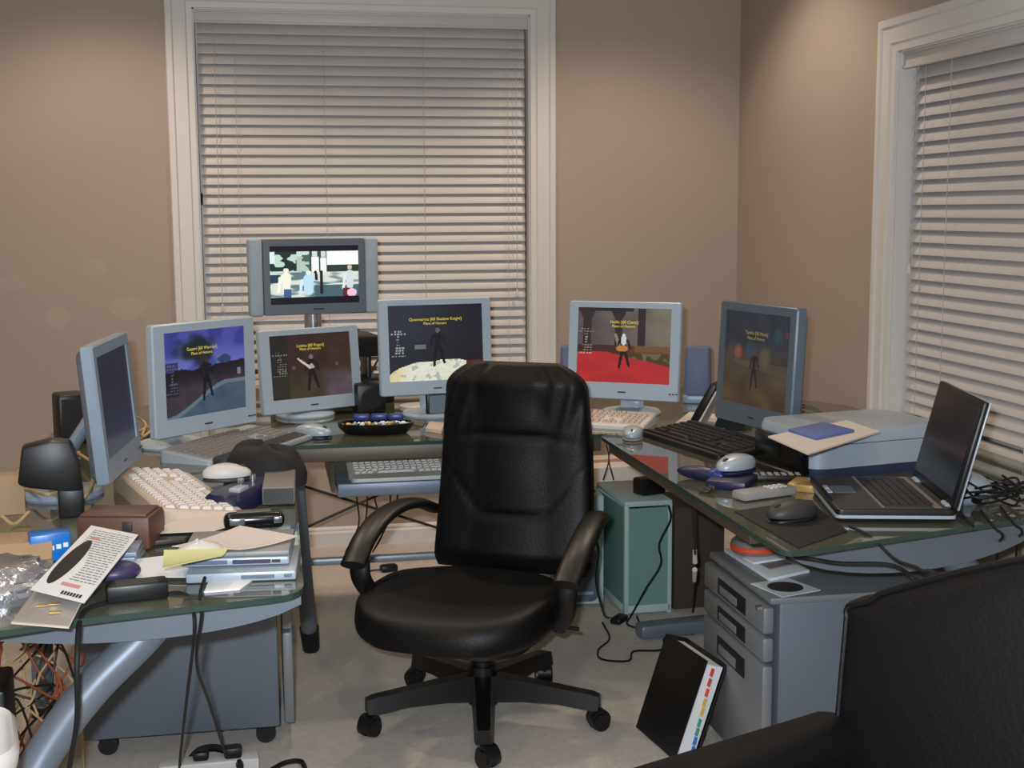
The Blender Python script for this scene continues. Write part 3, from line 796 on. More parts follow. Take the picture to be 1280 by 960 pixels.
# ------------------------------------------------------------------ keyboards and mice
def keyboard(label, loc, rz, w, d, case, key, h=.022, rest=0.0, rest_mat=None, feet=.010, curved=0.0, group='computer keyboards', round_=.02):
    r = thing('keyboard', label, 'keyboard', loc, rz, group)
    def zt(y): return h*.55+(y+d/2)/d*(h*.45+feet)
    poly = rrect(w, d, round_, 4)
    if curved: poly = [(x, y-(curved*(1-(2*x/w)**2) if y < 0 else 0)) for x, y in [(p[0], p[1]) for p in poly]]
    low = [V((x, y, 0)) for x, y in poly]; mid = [V((x, y, zt(y)-.004)) for x, y in poly]; top = [V((x*.985, y*.96, zt(y))) for x, y in poly]
    obj('case', MB().ring_loft([low, mid, top]), case, r, sharp=28)
    if rest:
        b = MB(); pl = rrect(w*.985, rest, .02, 4, 0, -d/2-rest/2+.006)
        b.ring_loft([[V((x, y, 0)) for x, y in pl], [V((x, y, .010+.006*(y+d/2+rest)/rest)) for x, y in pl], [V((x*.98, y*.995-.0, .014+.006*(y+d/2+rest)/rest)) for x, y in pl]])
        obj('palm_rest', b, rest_mat or case, r, sharp=30)
        if rest_mat: obj('front_lip', MB().box((0, -d/2-rest+.002, .009), (w*.97, .016, .016), .005), case, r)
    b = MB(); kd = (d-.035)/6.2; u = w-.035
    def row(y, x0, x1, n, kw=None):
        step = (x1-x0)/n
        for i in range(n):
            z = zt(y)
            cx, sx, sy = x0+(i+.5)*step, step*.44, kd*.42
            a = [V((cx+q*sx, y+p*sy, z-.001)) for q, p in ((-1, -1), (1, -1), (1, 1), (-1, 1))]
            c = [V((cx+q*sx*.78, y+p*sy*.75, z+.0065)) for q, p in ((-1, -1), (1, -1), (1, 1), (-1, 1))]
            b.ring_loft([a, c])
    for j in range(6):
        y = -d/2+.020+kd*(j+.5)+(.005 if j == 5 else 0)
        m0 = -u/2; m1 = m0+u*.655; n0 = m0+u*.675; n1 = m0+u*.80; k0 = m0+u*.82; k1 = u/2
        if j == 0:
            row(y, m0, m0+u*.14, 3); row(y, m0+u*.14, m0+u*.47, 1); row(y, m0+u*.47, m1, 4); row(y, n0, n1, 3)
        elif j == 1: row(y, m0, m0+u*.08, 1); row(y, m0+u*.08, m0+u*.56, 10); row(y, m0+u*.56, m1, 1); row(y, n0+u*.042, n1-u*.042, 1)
        elif j == 5: row(y, m0, m1, 13); row(y, n0, n1, 3)
        else: row(y, m0, m1, 14)
        if j in (3, 4): row(y, n0, n1, 3)
        if j < 5: row(y, k0, k1, 4)
    obj('keys', b, key, r, smooth=False)
    return r
def mouse(label, loc, rz, shell, side='dark_grey', s=1.0, group='computer mice'):
    r = thing('computer_mouse', label, 'mouse', loc, rz, group)
    def prof(kx, kz, z0, z1s):
        rings = []
        n = 22
        for k, (sc, z) in enumerate(((1.0, 0), (1.04, .35), (.98, .62), (.84, .84), (.55, .97), (.05, 1.0))):
            rg = []
            for i in range(n):
                a = 2*PI*i/n; x = .031*kx*s*sc*math.cos(a); y = .056*s*sc*math.sin(a)
                hump = 1-.38*max(0, -y/(.056*s))**1.3 - .15*max(0, y/(.056*s))**2
                rg.append(V((x, y, z0+z*(z1s-z0)*hump)))
            rings.append(rg)
        return MB().ring_loft(rings)
    obj('shell', prof(1, 1, .010*s, .040*s), shell, r, sharp=60)
    obj('base', prof(1.02, 1, 0, .014*s), side, r, sharp=60)
    obj('scroll_wheel', MB().cyl((-.003*s, -.034*s, .026*s), (.003*s, -.034*s, .026*s), .010*s, n=16), 'dark_grey', r)
    return r
keyboard('white full size keyboard on the left desk in front of the edge on monitor', (-.222, 3.125, DESK), R_(107), .54, .19, 'beige_plastic', 'white_key', .034, feet=.012, curved=.01, round_=.035)
keyboard('grey keyboard in a silver frame under the violet sky monitor', (-.105, 3.80, DESK), R_(59), .47, .17, 'silver', 'grey_key', .024, rest=.055, rest_mat='dark_grey')
keyboard('white keyboard lying on the pull out tray', (.47, 4.08, .597), R_(1), .46, .17, 'white_plastic', 'white_key', .026, feet=.012, round_=.03, rest=.05)
keyboard('cream keyboard under the red carpet monitor', (1.005, 4.03, DESK), R_(-33), .42, .16, 'white_plastic', 'beige_plastic', .024, round_=.01)
keyboard('black keyboard under the grey monitor on the right desk', (1.255, 3.58, DESK), R_(-78), .46, .17, 'black_plastic', 'black_key', .024, rest=.03)
mouse('silver mouse on the right desk near the black remote strip', at(920, 590, .768), R_(-60), 'silver', 'blue_dark', 1.12)
mouse('grey mouse near the middle desk edge beside the cream keyboard', at(791, 548), R_(-20), 'silver', 'grey_plastic', .95)
mouse('black and grey mouse on the mat beside the laptop', at(990, 650), R_(-75), 'dark_grey', 'black_plastic', 1.12)
mouse('silver trackball mouse beside the blue candy dish', at(392, 547), R_(60), 'silver', 'blue_dark', 1.05)
mouse('cream mouse perched on the blue cradle at the left desk', at(284, 600, DESK+.0425), R_(95), 'white_plastic', 'dark_grey', 1.0)

# ------------------------------------------------------------------ laptop
LP = thing('laptop', 'open black laptop facing left by the right window', 'laptop', (1.375, 2.748, DESK), R_(-104))
obj('base', MB().prism(rrect(.36, .255, .012, 4), .004, .030, bev=.003), 'black_plastic', LP)
obj('base_trim', MB().prism(rrect(.364, .259, .013, 4), .010, .017), 'silver', LP)
obj('deck', MB().prism(rrect(.345, .24, .01, 4), .030, .0312), 'dark_grey', LP, smooth=False)
b = MB()
for j in range(6):
    for i in range(15): b.box((-.135+i*.0193, -.012+j*.0185, .0325), (.0168, .016, .003))
obj('keys', b, 'black_key', LP, smooth=False)
obj('keyboard_surround', MB().box((0, .092, .0318), (.33, .016, .002)).box((0, -.026, .0318), (.33, .007, .002)), 'hub_grey', LP, smooth=False)
obj('touchpad', MB().prism(rrect(.075, .05, .006, 3, -.02, -.078), .031, .0322), 'bezel_dark', LP, smooth=False)
obj('touchpad_buttons', MB().box((-.04, -.112, .0322), (.034, .011, .003), .001).box((0, -.112, .0322), (.034, .011, .003), .001), 'silver', LP, smooth=False)
ML = Matrix.Translation((0, .118, .028)) @ Matrix.Rotation(R_(-14), 4, 'X')
b = MB(); b.box((0, .006, .125), (.36, .012, .242), .005); lid = obj('lid', b.move(ML), 'black_plastic', LP)
obj('lid_rim', MB().box((0, .0135, .125), (.362, .004, .244), .002).move(ML), 'silver', lid)
obj('screen', MB().box((0, -.001, .128), (.325, .002, .205)).move(ML), 'screen_glass', LP, smooth=False)
for sx in (-.13, .13): obj('hinge', MB().cyl((sx-.02, .118, .03), (sx+.02, .118, .03), .007, n=12), 'silver', LP)

# ------------------------------------------------------------------ printer, papers and booklet on it
PR = thing('printer', 'silver all in one printer with a black front on the right desk', 'printer', (1.515, 3.205, DESK), R_(-79))
# local -Y = black front (faces left), long axis along Y
w_, d_ = .27, .41
b = MB(); base = rrect(w_, d_, .05, 6)
b.ring_loft([[V((x*.97, y*.97, 0)) for x, y in base], [V((x, y, .012)) for x, y in base], [V((x, y, .026)) for x, y in base]])
obj('lower_body', b, 'navy_grey', PR, sharp=40)
b = MB(); b.ring_loft([[V((x*1.01, y*1.01, .026)) for x, y in base], [V((x*1.01, y*1.01, .085)) for x, y in base]]); obj('body', b, 'silver', PR, sharp=40)
b = MB(); b.ring_loft([[V((x*1.012, y*1.012, .087)) for x, y in base], [V((x*1.012, y*1.012, .108)) for x, y in base], [V((x*.985, y*.985, .122)) for x, y in base]]); obj('scanner_lid', b, 'silver', PR, sharp=40)
obj('paper_bay', MB().box((0, -d_/2-.004, .052), (.22, .03, .09), .006), 'black_gloss', PR)
obj('output_tray', MB().box((0, -d_/2-.02, .012), (.20, .05, .012), .004), 'black_plastic', PR)
obj('control_panel', MB().box((.10, -d_/2+.06, .124), (.07, .08, .004), .002), 'dark_grey', PR)
ZT = DESK+.1235
def sheet(name, px, z, m, label, cat='paper', th=.0012, group=None, curl=0.0):
    P = [at(x, y, z) for x, y in px]; c = sum(P, V())/4
    n = 8; rg = []
    for i in range(n+1):
        t = i/n; a = P[0].lerp(P[3], t)-c; b2 = P[1].lerp(P[2], t)-c
        dz = V((0, 0, curl*(2*t-1)**2))
        rg.append([a+dz, b2+dz, b2+dz+V((0, 0, th)), a+dz+V((0, 0, th))])
    return solo(name, MB().ring_loft(rg), m, label, cat, c, group=group)
def slab(name, px, z, h, m, label, cat, bev=.003, parent=None, group=None):
    P = [at(x, y, z) for x, y in px]; c = sum(P, V())/len(P); c.z = z
    b = MB().prism([(p.x-c.x, p.y-c.y) for p in P], 0, h, bev=bev)
    if parent is None: return solo(name, b, m, label, cat, c, group=group)
sheet('paper_sheet', [(960, 547), (1010, 569), (1100, 541), (1058, 527)], ZT, 'paper_beige', 'loose cream papers hanging over the front of the printer', th=.004)
slab('booklet', [(985, 539), (1020, 550), (1068, 540), (1030, 530)], ZT+.005, .006, 'booklet_blue', 'blue booklet on the papers on the printer', 'booklet', .001)

# ------------------------------------------------------------------ speakers, frame, PC towers and boxes
def speaker(label, loc, rz, w, d, h):
    r = thing('desktop_speaker', label, 'speaker', loc, rz, 'grey blue desktop speakers')
    b = MB(); base = rrect(w*1.08, d, .02, 4)
    obj('foot', MB().prism(base, 0, .03, bev=.006), 'bezel_grey', r)
    b = MB()
    b.ring_loft([[V((x*s, y*.9+z*.12, z)) for x, y in rrect(w, d, .012, 4)] for s, z in ((1.0, .03), (1.0, .04), (.97, h*.6), (.92, h-.01), (.88, h))])
    obj('cabinet', b, 'speaker_blue', r, sharp=40)
    b = MB(); b.box((0, -d*.45+.115*h*.5*.9-.004, h*.55), (w*.78, .006, h*.78), .002, Matrix.Rotation(R_(-6.5), 3, 'X')); obj('grille', b, 'speaker_blue', r)
    obj('knob', MB().cyl((w*.3, -d*.5, .016), (w*.3, -d*.5-.008, .016), .006, n=12), 'dark_grey', r)
    return r
speaker('grey blue speaker standing right of the red carpet monitor', (1.50, 4.40, DESK), R_(-20), .095, .10, .195)
speaker('grey blue speaker half hidden behind the red carpet monitor at its left', (1.075, 4.52, DESK), R_(-12), .095, .10, .195)

PF = thing('easel_frame', 'black easel backed picture frame beside the black keyboard', 'picture frame', at(880, 531), R_(-35))
RX = Matrix.Translation((-.015, 0, .0)) @ Matrix.Rotation(R_(28), 4, 'Y')
obj('frame_panel', MB().box((-.01, 0, .075), (.022, .13, .15), .004).move(RX), 'black_plastic', PF)
obj('mount_card', MB().box((.006, 0, .07), (.006, .115, .13), .001).move(RX), 'paper_beige', PF, smooth=False)
obj('easel_leg', MB().prism([(.045, 0), (.15, 0), (.085, .11)], -.05, .05, Matrix(((1, 0, 0, 0), (0, 0, 1, 0), (0, 1, 0, 0), (0, 0, 0, 1)))), 'black_plastic', PF, smooth=False)
sheet('paper_sheet', [(840, 532), (905, 536), (915, 520), (862, 515)], DESK+.002, 'paper_beige', 'cream paper under the black easel frame')

def tower(label, loc, rz, w, d, h, kind):
    r = thing('computer_tower', label, 'computer', loc, rz, 'computer towers on the carpet')
    if kind == 'white':
        obj('case', MB().box((0, d/2, h/2+.01), (w, d, h), .008), 'tower_white', r)
        obj('top_inset', MB().box((0, d/2-.02, h+.011), (w*.8, d*.6, .006), .002), 'brown_box', r)
        for k in range(2):
            dv = obj('drive_bay', MB().box((0, -.003, h-.05-k*.048), (w*.82, .012, .042), .003), 'tower_white', r)
            obj('eject_button', MB().box((w*.3, -.010, h-.058-k*.048), (.014, .004, .005), .001), 'bezel_grey', dv)
        b = MB().prism(rrect(w*.8, h*.48, .03, 5, 0, h*.30), -.008, .004, Matrix(((1, 0, 0, 0), (0, 0, 1, 0), (0, 1, 0, 0), (0, 0, 0, 1)))); obj('front_panel', b, 'tower_panel', r)
        obj('panel_strip', MB().box((0, -.011, h*.14), (w*.6, .005, .012), .002), 'silver', r)
    else:
        obj('frame', MB().box((0, d/2, .02), (w, d, .03), .005).box((0, d/2, h), (w, d, .02), .005).box((-w/2+.008, .01, h/2), (.016, .02, h), .003).box((w/2-.008, .01, h/2), (.016, .02, h), .003).box((0, d-.01, h/2), (w, .02, h), .003), 'tower_white', r)
        obj('front_panel', MB().box((0, .004, h/2+.01), (w-.02, .006, h-.05), .002), 'teal_acrylic', r, smooth=False)
        obj('side_panel', MB().box((-w/2+.003, d/2, h/2+.01), (.005, d-.04, h-.05), .002).box((w/2-.003, d/2, h/2+.01), (.005, d-.04, h-.05), .002), 'teal_acrylic', r, smooth=False)
        obj('inner_cage', MB().box((-.01, .16, .11), (w*.62, .16, .17), .004), 'tower_white', r)
        obj('motherboard', MB().box((w*.3, d*.5, h*.55), (.006, d*.7, h*.6)), 'tab_green', r, smooth=False)
    return r
tower('white computer tower with a grey front panel on the carpet behind the chair', (1.075, 4.46, 0), R_(-4), .20, .42, .40, 'white')
tower('teal tinted clear computer tower on the carpet under the right desk corner', (1.305, 4.335, 0), R_(2), .175, .36, .40, 'teal')
BX = thing('cardboard_box', 'tall dark brown box standing beside the teal computer tower', 'box', (1.50, 4.50, 0), R_(2))
obj('carton', MB().box((0, 0, .185), (.19, .26, .37), .003), 'brown_box', BX)
obj('flap', MB().box((-.05, 0, .372), (.09, .255, .004)).box((.05, 0, .3725), (.088, .255, .004)), 'brown_box', BX, smooth=False)
b = MB().box((0, 0, .21), (.46, .26, .42), .004)
BB = thing('cream_carton', 'large cream carton on the floor behind the computer towers', 'box', (1.42, 5.04, 0), R_(3))
obj('carton', b, 'paper_beige', BB)
obj('tape_strip', MB().box((0, 0, .4212), (.46, .05, .001)), 'cardboard', BB, smooth=False)
solo('red_box', MB().box((0, 0, .05), (.17, .20, .10), .004), 'red_matte', 'red box on the cream carton seen through the glass desk', 'box', (1.50, 5.03, .422), R_(8))
solo('power_brick', MB().box((0, 0, .03), (.10, .07, .06), .008).tube([(.05, 0, .02), (.09, .02, .01), (.10, .06, .008)], .004), 'black_plastic', 'black power brick on top of the teal computer tower', 'power adapter', (1.34, 4.45, .411), R_(20))

# ------------------------------------------------------------------ middle desk clutter
CD = thing('candy_dish', 'black oval tray with blue cells and wrapped candies before the small monitor', 'dish', at(470, 541), R_(-6))
def oval(rx, ry, z, n=30): return [V((rx*math.cos(2*PI*i/n), ry*math.sin(2*PI*i/n), z)) for i in range(n)]
obj('tray', MB().ring_loft([oval(.095, .05, 0), oval(.115, .066, .02), oval(.118, .07, .034), oval(.110, .062, .034), oval(.10, .055, .022), oval(.01, .005, .020)]), 'black_gloss', CD)
obj('blue_cells', MB().box((-.045, .045, .042), (.05, .03, .02), .004).box((.01, .048, .042), (.05, .03, .02), .004).box((.062, .042, .042), (.045, .03, .02), .004), 'blue_mid', CD)
for k in range(9):
    a = -.085+k*.021
    solo('wrapped_candy', MB().ball((0, 0, .008), (.011, .008, .008), 10, 6).cyl((.008, 0, .008), (.018, 0, .008), .002, .006, 8).cyl((-.008, 0, .008), (-.018, 0, .008), .002, .006, 8), ['gold_foil', 'chrome', 'paper_white'][k % 3], ['gold', 'silver', 'white'][k % 3]+' wrapped candy in the black oval tray, number '+str(k+1)+' from the left', 'candy', V(CD.location)+V((a, -.02+.012*(k % 2), .022)), R_(k*40), 'candies in the oval tray')
b = MB().lathe([(.06, 0), (.062, .003), (.062, .016), (.056, .018), (.0, .018)], n=28)
solo('disc_stack', b, 'paper_beige', 'round stack of discs at the foot of the sandy mound monitor', 'discs', at(522, 512))
DP = thing('pocket_navigator', 'small black framed display standing left of the chair back', 'display', at(541, 522), R_(12))
obj('housing', MB().box((.02, 0, .045), (.085, .022, .075), .006), 'black_plastic', DP); obj('screen', MB().box((.02, -.0115, .046), (.07, .002, .058)), 'tray_grey', DP, smooth=False); obj('stand', MB().box((.02, .01, .006), (.06, .05, .012), .003), 'black_plastic', DP)
slab('note_pad', [(532, 540), (552, 543), (556, 534), (537, 532)], DESK, .014, 'beige_plastic', 'small beige note block at the front edge of the middle desk', 'note pad', .002)
slab('memory_card', [(515, 531), (528, 534), (533, 527), (520, 525)], DESK, .004, 'olive', 'small olive card lying next to the beige note block', 'card', .001)
BD = thing('speaker_box', 'black cube speaker between the small monitor and the sandy mound monitor', 'speaker', at(465, 517), R_(8))
obj('cabinet', MB().box((0, .05, .05), (.10, .10, .10), .008), 'black_plastic', BD); obj('grille', MB().lathe([(.036, 0), (.036, .004), (.03, .005), (0, .003)], (0, -.001, .05), 24, Matrix.Rotation(PI/2, 4, 'X')), 'cloth_dark', BD)
cable('headset_cable', [at(470, 500)+V((0, .12, .02)), at(466, 490)+V((0, .05, .06)), at(468, 470)+V((0, -.2, .09)), at(474, 458)+V((0, -.4, .10)), at(478, 480)+V((0, -.1, .06)), at(480, 505)+V((0, .05, .005))], .0046, 'black_rubber', 'black cord loop at the left edge of the sandy mound monitor')

# ------------------------------------------------------------------ left desk clutter
BC = thing('charging_cradle', 'dark blue charging cradle in front of the grey keyboard', 'cradle', at(302, 629), R_(64))
obj('cradle_body', MB().ring_loft([[V((x, y, 0)) for x, y in rrect(.25, .10, .03, 4)], [V((x, y, .028)) for x, y in rrect(.24, .095, .03, 4)], [V((x, y, .042)) for x, y in rrect(.22, .07, .03, 4)]]), 'blue_dark', BC)
obj('silver_clip', MB().box((-.05, -.02, .045), (.05, .03, .012), .004), 'silver', BC)
obj('prong', MB().cyl((.0, .0, .04), (.0, .0, .058), .008, n=12).cyl((.06, .0, .04), (.06, .0, .058), .008, n=12), 'chrome', BC)
BG = MB(); 
for i in range(1): pass
rg = []
for j in range(9):
    t = j/8; z = .072*math.sin(PI*t*.5)**.8; s = math.cos(PI*t*.5)**.55+.02
    rg.append([V((.105*s*math.cos(a)*(1+.10*mnoise.noise(V((math.cos(a)*2, math.sin(a)*2, j*.4)))),   .075*s*math.sin(a), 1.35*z*(1+.22*mnoise.noise(V((math.cos(a)*1.5, 3, math.sin(a)*1.5)))))) for a in [2*PI*i/24 for i in range(24)]])
solo('soft_pouch', MB().ring_loft(rg), 'cloth_dark', 'black soft pouch slumped beside the blue charging cradle', 'pouch', at(331, 604), R_(-25), sharp=70)
HB = thing('metal_hub', 'grey metal box at the right edge of the left desk beside the black pouch', 'box', at(366, 640), R_(-2))
HB.location = (.022, 3.10, DESK)
obj('case', MB().box((0, .03, .024), (.075, .21, .042), .004), 'hub_grey', HB); obj('front_plate', MB().box((0, -.077, .024), (.068, .004, .036), .001), 'dark_grey', HB, smooth=False)
PH = thing('cordless_phone', 'black phone with silver ends lying on the papers of the left desk', 'phone', at(318, 664, .76), R_(3))
PH.location.z = .7665
obj('body', MB().box((0, 0, .018), (.125, .045, .034), .014, seg=4), 'black_gloss', PH)
obj('end_cap', MB().box((-.035, -.022, .02), (.032, .004, .014), .002), 'chrome', PH); obj('end_cap', MB().box((.048, -.022, .02), (.018, .004, .014), .002), 'chrome', PH)
obj('display', MB().box((.0, .004, .036), (.07, .024, .003), .001), 'olive', PH)
# papers, laptops
CL = thing('closed_laptop', 'closed silver laptop at the front corner of the left desk', 'laptop', (-.055, 2.555, .772), R_(-5))
CL.location.z = DESK+.0205; CL.location.y = 2.515; CL.location.x = -.06
obj('base', MB().box((0, 0, .010), (.20, .17, .016), .005), 'silver', CL); obj('lid', MB().box((0, .002, .024), (.20, .172, .010), .004), 'grey_plastic', CL)
obj('port_strip', MB().box((.03, -.0855, .010), (.07, .003, .008), .001), 'violet', CL, smooth=False); obj('latch', MB().box((.075, -.0855, .010), (.016, .003, .006), .001), 'dark_grey', CL, smooth=False)
obj('port_strip', MB().box((-.05, -.0855, .010), (.07, .003, .007), .001), 'speaker_blue', CL, smooth=False)
ED = thing('external_drive', 'flat silver drive under the closed silver laptop', 'drive', (-.05, 2.492, DESK), R_(-4))
obj('case', MB().box((0, 0, .010), (.20, .19, .018), .004), 'silver', ED); obj('front_slot', MB().box((.03, -.0955, .010), (.06, .003, .007), .001), 'bezel_dark', ED, smooth=False); obj('front_slot', MB().box((.085, -.0955, .010), (.014, .003, .006), .001), 'bezel_dark', ED, smooth=False)
slab('paper_pad', [(255, 742), (300, 738), (322, 722), (262, 726)], DESK, .004, 'paper_white', 'small white pad at the front corner under the silver drive', 'paper', .001)
sheet('paper_sheet', [(215, 686), (300, 690), (372, 673), (300, 660)], .7985, 'paper_beige', 'large cream sheet lying over the closed laptop', curl=.004)
sheet('paper_sheet', [(180, 668), (268, 664), (330, 645), (245, 640)], .764, 'paper_beige', 'cream sheet under the black phone')
sheet('paper_sheet', [(203, 715), (272, 700), (285, 690), (205, 692)], .8005, 'paper_yellow', 'yellow ruled sheet in the pile on the left desk', curl=.006)
sheet('paper_sheet', [(150, 722), (262, 722), (250, 690), (165, 700)], .752, 'paper_white', 'white sheet under the yellow ruled sheet')
slab('dark_folder', [(183, 683), (232, 678), (250, 664), (186, 662)], .748, .010, 'dark_grey', 'dark green grey folder under the cream sheets', 'folder', .002)
b = MB()
rg = []
for j in range(6):
    t = j/5; rg.append([V((.042*(1-t*.9)*math.cos(a)*(1+.2*mnoise.noise(V((math.cos(a)*2, math.sin(a)*2, 7)))), .03*(1-t*.9)*math.sin(a), .016*t**.6*(1+.5*mnoise.noise(V((math.cos(a)*3, j, 2)))))) for a in [2*PI*i/20 for i in range(20)]])
solo('crumpled_bag', b.ring_loft(rg), 'white_plastic', 'crumpled white plastic wrapper on the cream sheet', 'wrapper', at(250, 686, .8005), R_(20))
AD = thing('power_adapter', 'black laptop power adapter at the front edge of the left desk', 'power adapter', at(172, 750), R_(9))
obj('brick', MB().box((0, .01, .016), (.105, .048, .031), .005), 'black_plastic', AD); obj('label_plate', MB().box((0, .01, .0318), (.07, .03, .0008)), 'dark_grey', AD, smooth=False)
solo('purple_ball', MB().ball((0, 0, .02), (.045, .035, .02), 18, 10), 'violet', 'dark purple plastic shell behind the black power adapter', 'shell', at(146, 728), R_(20))
CDS = thing('brown_case', 'brown leather case standing behind the white leaflet', 'case', at(143, 688), R_(-12))
obj('body', MB().box((0, .05, .035), (.15, .11, .07), .010), 'brown_leather', CDS); obj('flap', MB().box((0, .045, .071), (.135, .09, .006), .003), 'brown_leather', CDS); obj('clasp', MB().box((.03, -.006, .05), (.02, .006, .02), .002), 'dark_grey', CDS)
for k in range(3):
    solo('disc_case', MB().box((0, 0, .004), (.09, .10, .008), .001), 'bezel_grey', ['lowest', 'middle', 'topmost'][k]+' of the three grey disc cases beside the leaflet', 'disc case', V((-.300, 2.605, DESK+k*.0095)), R_(-8+3*k), 'disc cases beside the leaflet')
# leaflet lying on the clutter
def leaflet():
    TL, TR, BR, BL = at(112, 656, .80), at(175, 671, .80), at(103, 752, .790), at(40, 740, .790)
    ex = (TR-TL+BR-BL)/2; ey = (BL-TL+BR-TR)/2; c = (TL+TR+BR+BL)/4
    r = thing('leaflet', 'white printed leaflet with a black oval lying across the left desk corner', 'leaflet', c)
    up = ex.cross(ey).normalized(); up = up if up.z > 0 else -up
    P = lambda u, v, h=0: ex*u+ey*v+up*h
    obj('sheet', MB().ring_loft([[P(-.5, v), P(.5, v), P(.5, v, .0015), P(-.5, v, .0015)] for v in (-.5, 0, .5)]), 'paper_white', r, smooth=False)
    b = MB()
    for k in range(26):
        v = -.44+k*.034
        u0 = -.36 if v < -.22 else (-.36+.95*(1-((v+.02)/.5)**2)*.0+.10+.28*math.sin(max(0, min(1, (v+.25)/.75))*PI))
        if v > .28: continue
        uu = u0
        while uu < .42:
            w = random.uniform(.05, .13); w = min(w, .44-uu)
            b.quad(P(uu, v, .002), P(uu+w, v, .002), P(uu+w, v+.011, .002), P(uu, v+.011, .002)); uu += w+.02
    obj('printed_lines', b, 'print_grey', r, smooth=False)
    n = 28; b = MB(); b.ring_loft([[P(-.28+.155*math.cos(2*PI*i/n)-.10*math.sin(2*PI*i/n)*.3, .06+.33*math.sin(2*PI*i/n), h) for i in range(n)] for h in (.0018, .0024)])
    obj('black_oval', b, 'print_black', r, smooth=False)
    b = MB()
    for (u, v, w) in ((-.30, -.33, .2), (-.1, .33, .35)):
        b = MB().quad(P(u, v, .0022), P(u+w, v, .0022), P(u+w, v+.04, .0022), P(u, v+.04, .0022)); obj('pink_heading', b, 'print_pink', r, smooth=False)
    b = MB()
    for k in range(7): b.quad(P(.02+k*.055, .43, .0022), P(.06+k*.055, .43, .0022), P(.06+k*.055, .47, .0022), P(.02+k*.055, .47, .0022))
    obj('bold_print', b, 'print_black', r, smooth=False)
leaflet()
def sleeve():
    TL, TR, BR, BL = at(45, 738, .776), at(104, 750, .776), at(86, 786, .76), at(14, 780, .76)
    c = (TL+TR+BR+BL)/4; r = thing('card_sleeve', 'beige card in a clear sleeve overhanging the front edge below the leaflet', 'card', c)
    q = [p-c for p in (TL, TR, BR, BL)]
    obj('card', MB().quad(q[3], q[2], q[1], q[0], .002), 'paper_beige', r, smooth=False)
    k = [p*.99+V((0, 0, .004)) for p in q]; obj('clear_sleeve', MB().quad(k[3], k[2], k[1], k[0], .0006), 'sleeve', r, smooth=False)
    b = MB()
    for u, v in ((.35, .45), (.55, .35), (.65, .6)):
        p = q[0].lerp(q[1], u).lerp(q[3].lerp(q[2], u), v); b.box(p+V((0, 0, .0045)), (.02, .014, .002), .0008)
    obj('metal_tabs', b, 'gold_foil', r, smooth=False)
sleeve()
# foil bag, blue box, tan carton, black device
rg = []
for j in range(9):
    t = j/8; rg.append([V(((.12-.05*t*t)*math.cos(a), (.11-.05*t*t)*math.sin(a), .055*t**.7)) + V((mnoise.noise(V((math.cos(a)*2.3, math.sin(a)*2.3, j*.7)))*.018, 0, mnoise.noise(V((j, math.cos(a)*3, math.sin(a)*3)))*.014*t)) for a in [2*PI*i/36 for i in range(36)]])
solo('foil_bag', MB().ring_loft(rg), 'foil', 'crinkled silver antistatic bag at the left edge of the photo', 'bag', V((-.49, 2.42, DESK)), R_(10), sharp=20)
BL_ = thing('blue_carton', 'small bright blue carton with white lettering near the tan box', 'box', at(64, 702), R_(14))
obj('carton', MB().box((0, .02, .028), (.075, .05, .054), .002), 'blue_gloss', BL_)
b = MB()
for k in range(5): b.box((-.024+k*.013, -.0056, .024+.002*k), (.009, .001, .009))
obj('lettering', b, 'paper_white', BL_, smooth=False)
TB = thing('tan_carton', 'low tan carton lid lying beside the foil bag at the left edge of the photo', 'box', (-.50, 2.66, DESK), R_(6))
obj('carton', MB().box((0, 0, .02), (.15, .12, .04), .002), 'cardboard', TB); obj('flap', MB().box((0, -.075, .030), (.15, .05, .003), .0, Matrix.Rotation(R_(28), 3, 'X')), 'cardboard', TB, smooth=False)
DV = thing('black_router', 'black plastic device with a tilted head and stem at the left edge', 'router', (-.475, 3.02, DESK), R_(8))
b = MB(); hd = [(-.075, .085), (-.062, .165), (.0, .178), (.040, .172), (.058, .12), (.062, .06), (.03, .062), (-.055, .075)]
b.prism(hd, -.03, .03, Matrix(((1, 0, 0, 0), (0, 0, 1, 0), (0, 1, 0, 0), (0, 0, 0, 1))), bev=.006); obj('head', b, 'black_plastic', DV)
obj('stem', MB().box((.035, 0, .035), (.055, .055, .07), .006), 'black_plastic', DV)
solo('orange_carton', MB().box((0, 0, .045), (.10, .06, .09), .002), 'cardboard', 'tan carton end behind the black device on the left desk', 'box', (-.60, 3.085, DESK), R_(10))
SB = thing('desktop_speaker', 'black upright speaker behind the edge on monitor', 'speaker', (-.575, 4.02, DESK), R_(20))
obj('cabinet', MB().box((0, 0, .075), (.085, .10, .15), .01), 'black_plastic', SB); obj('grille', MB().box((0, -.052, .075), (.07, .005, .125), .002), 'cloth_dark', SB)

# ------------------------------------------------------------------ right desk clutter
CS = thing('mouse_cradle', 'dark blue cradle and strip under the silver mouse on the right desk', 'cradle', at(925, 603), R_(-35))
CS.location = at(915, 606)
obj('cradle_body', MB().box((0, 0, .010), (.10, .13, .022), .006), 'blue_dark', CS)
GC = thing('glasses_case', 'dark blue glasses case at the left edge of the right desk', 'case', at(878, 600), R_(-50))
b = MB(); b.ball((0, 0, .017), (.075, .026, .018), 18, 10); obj('case_body', b, 'blue_dark', GC); obj('blue_tip', MB().ball((.045, 0, .018), (.034, .026, .0185), 14, 8), 'blue_mid', GC); obj('seam', MB().tube([(-.074, -.003, .017), (0, -.0265, .017), (.076, -.003, .017)], .0012, 6), 'black_plastic', GC)
KB = thing('slim_remote', 'slim black remote with grey buttons lying before the printer', 'remote control', at(962, 600), R_(-12))
obj('body', MB().box((0, 0, .008), (.17, .05, .014), .004), 'black_plastic', KB)
b = MB()
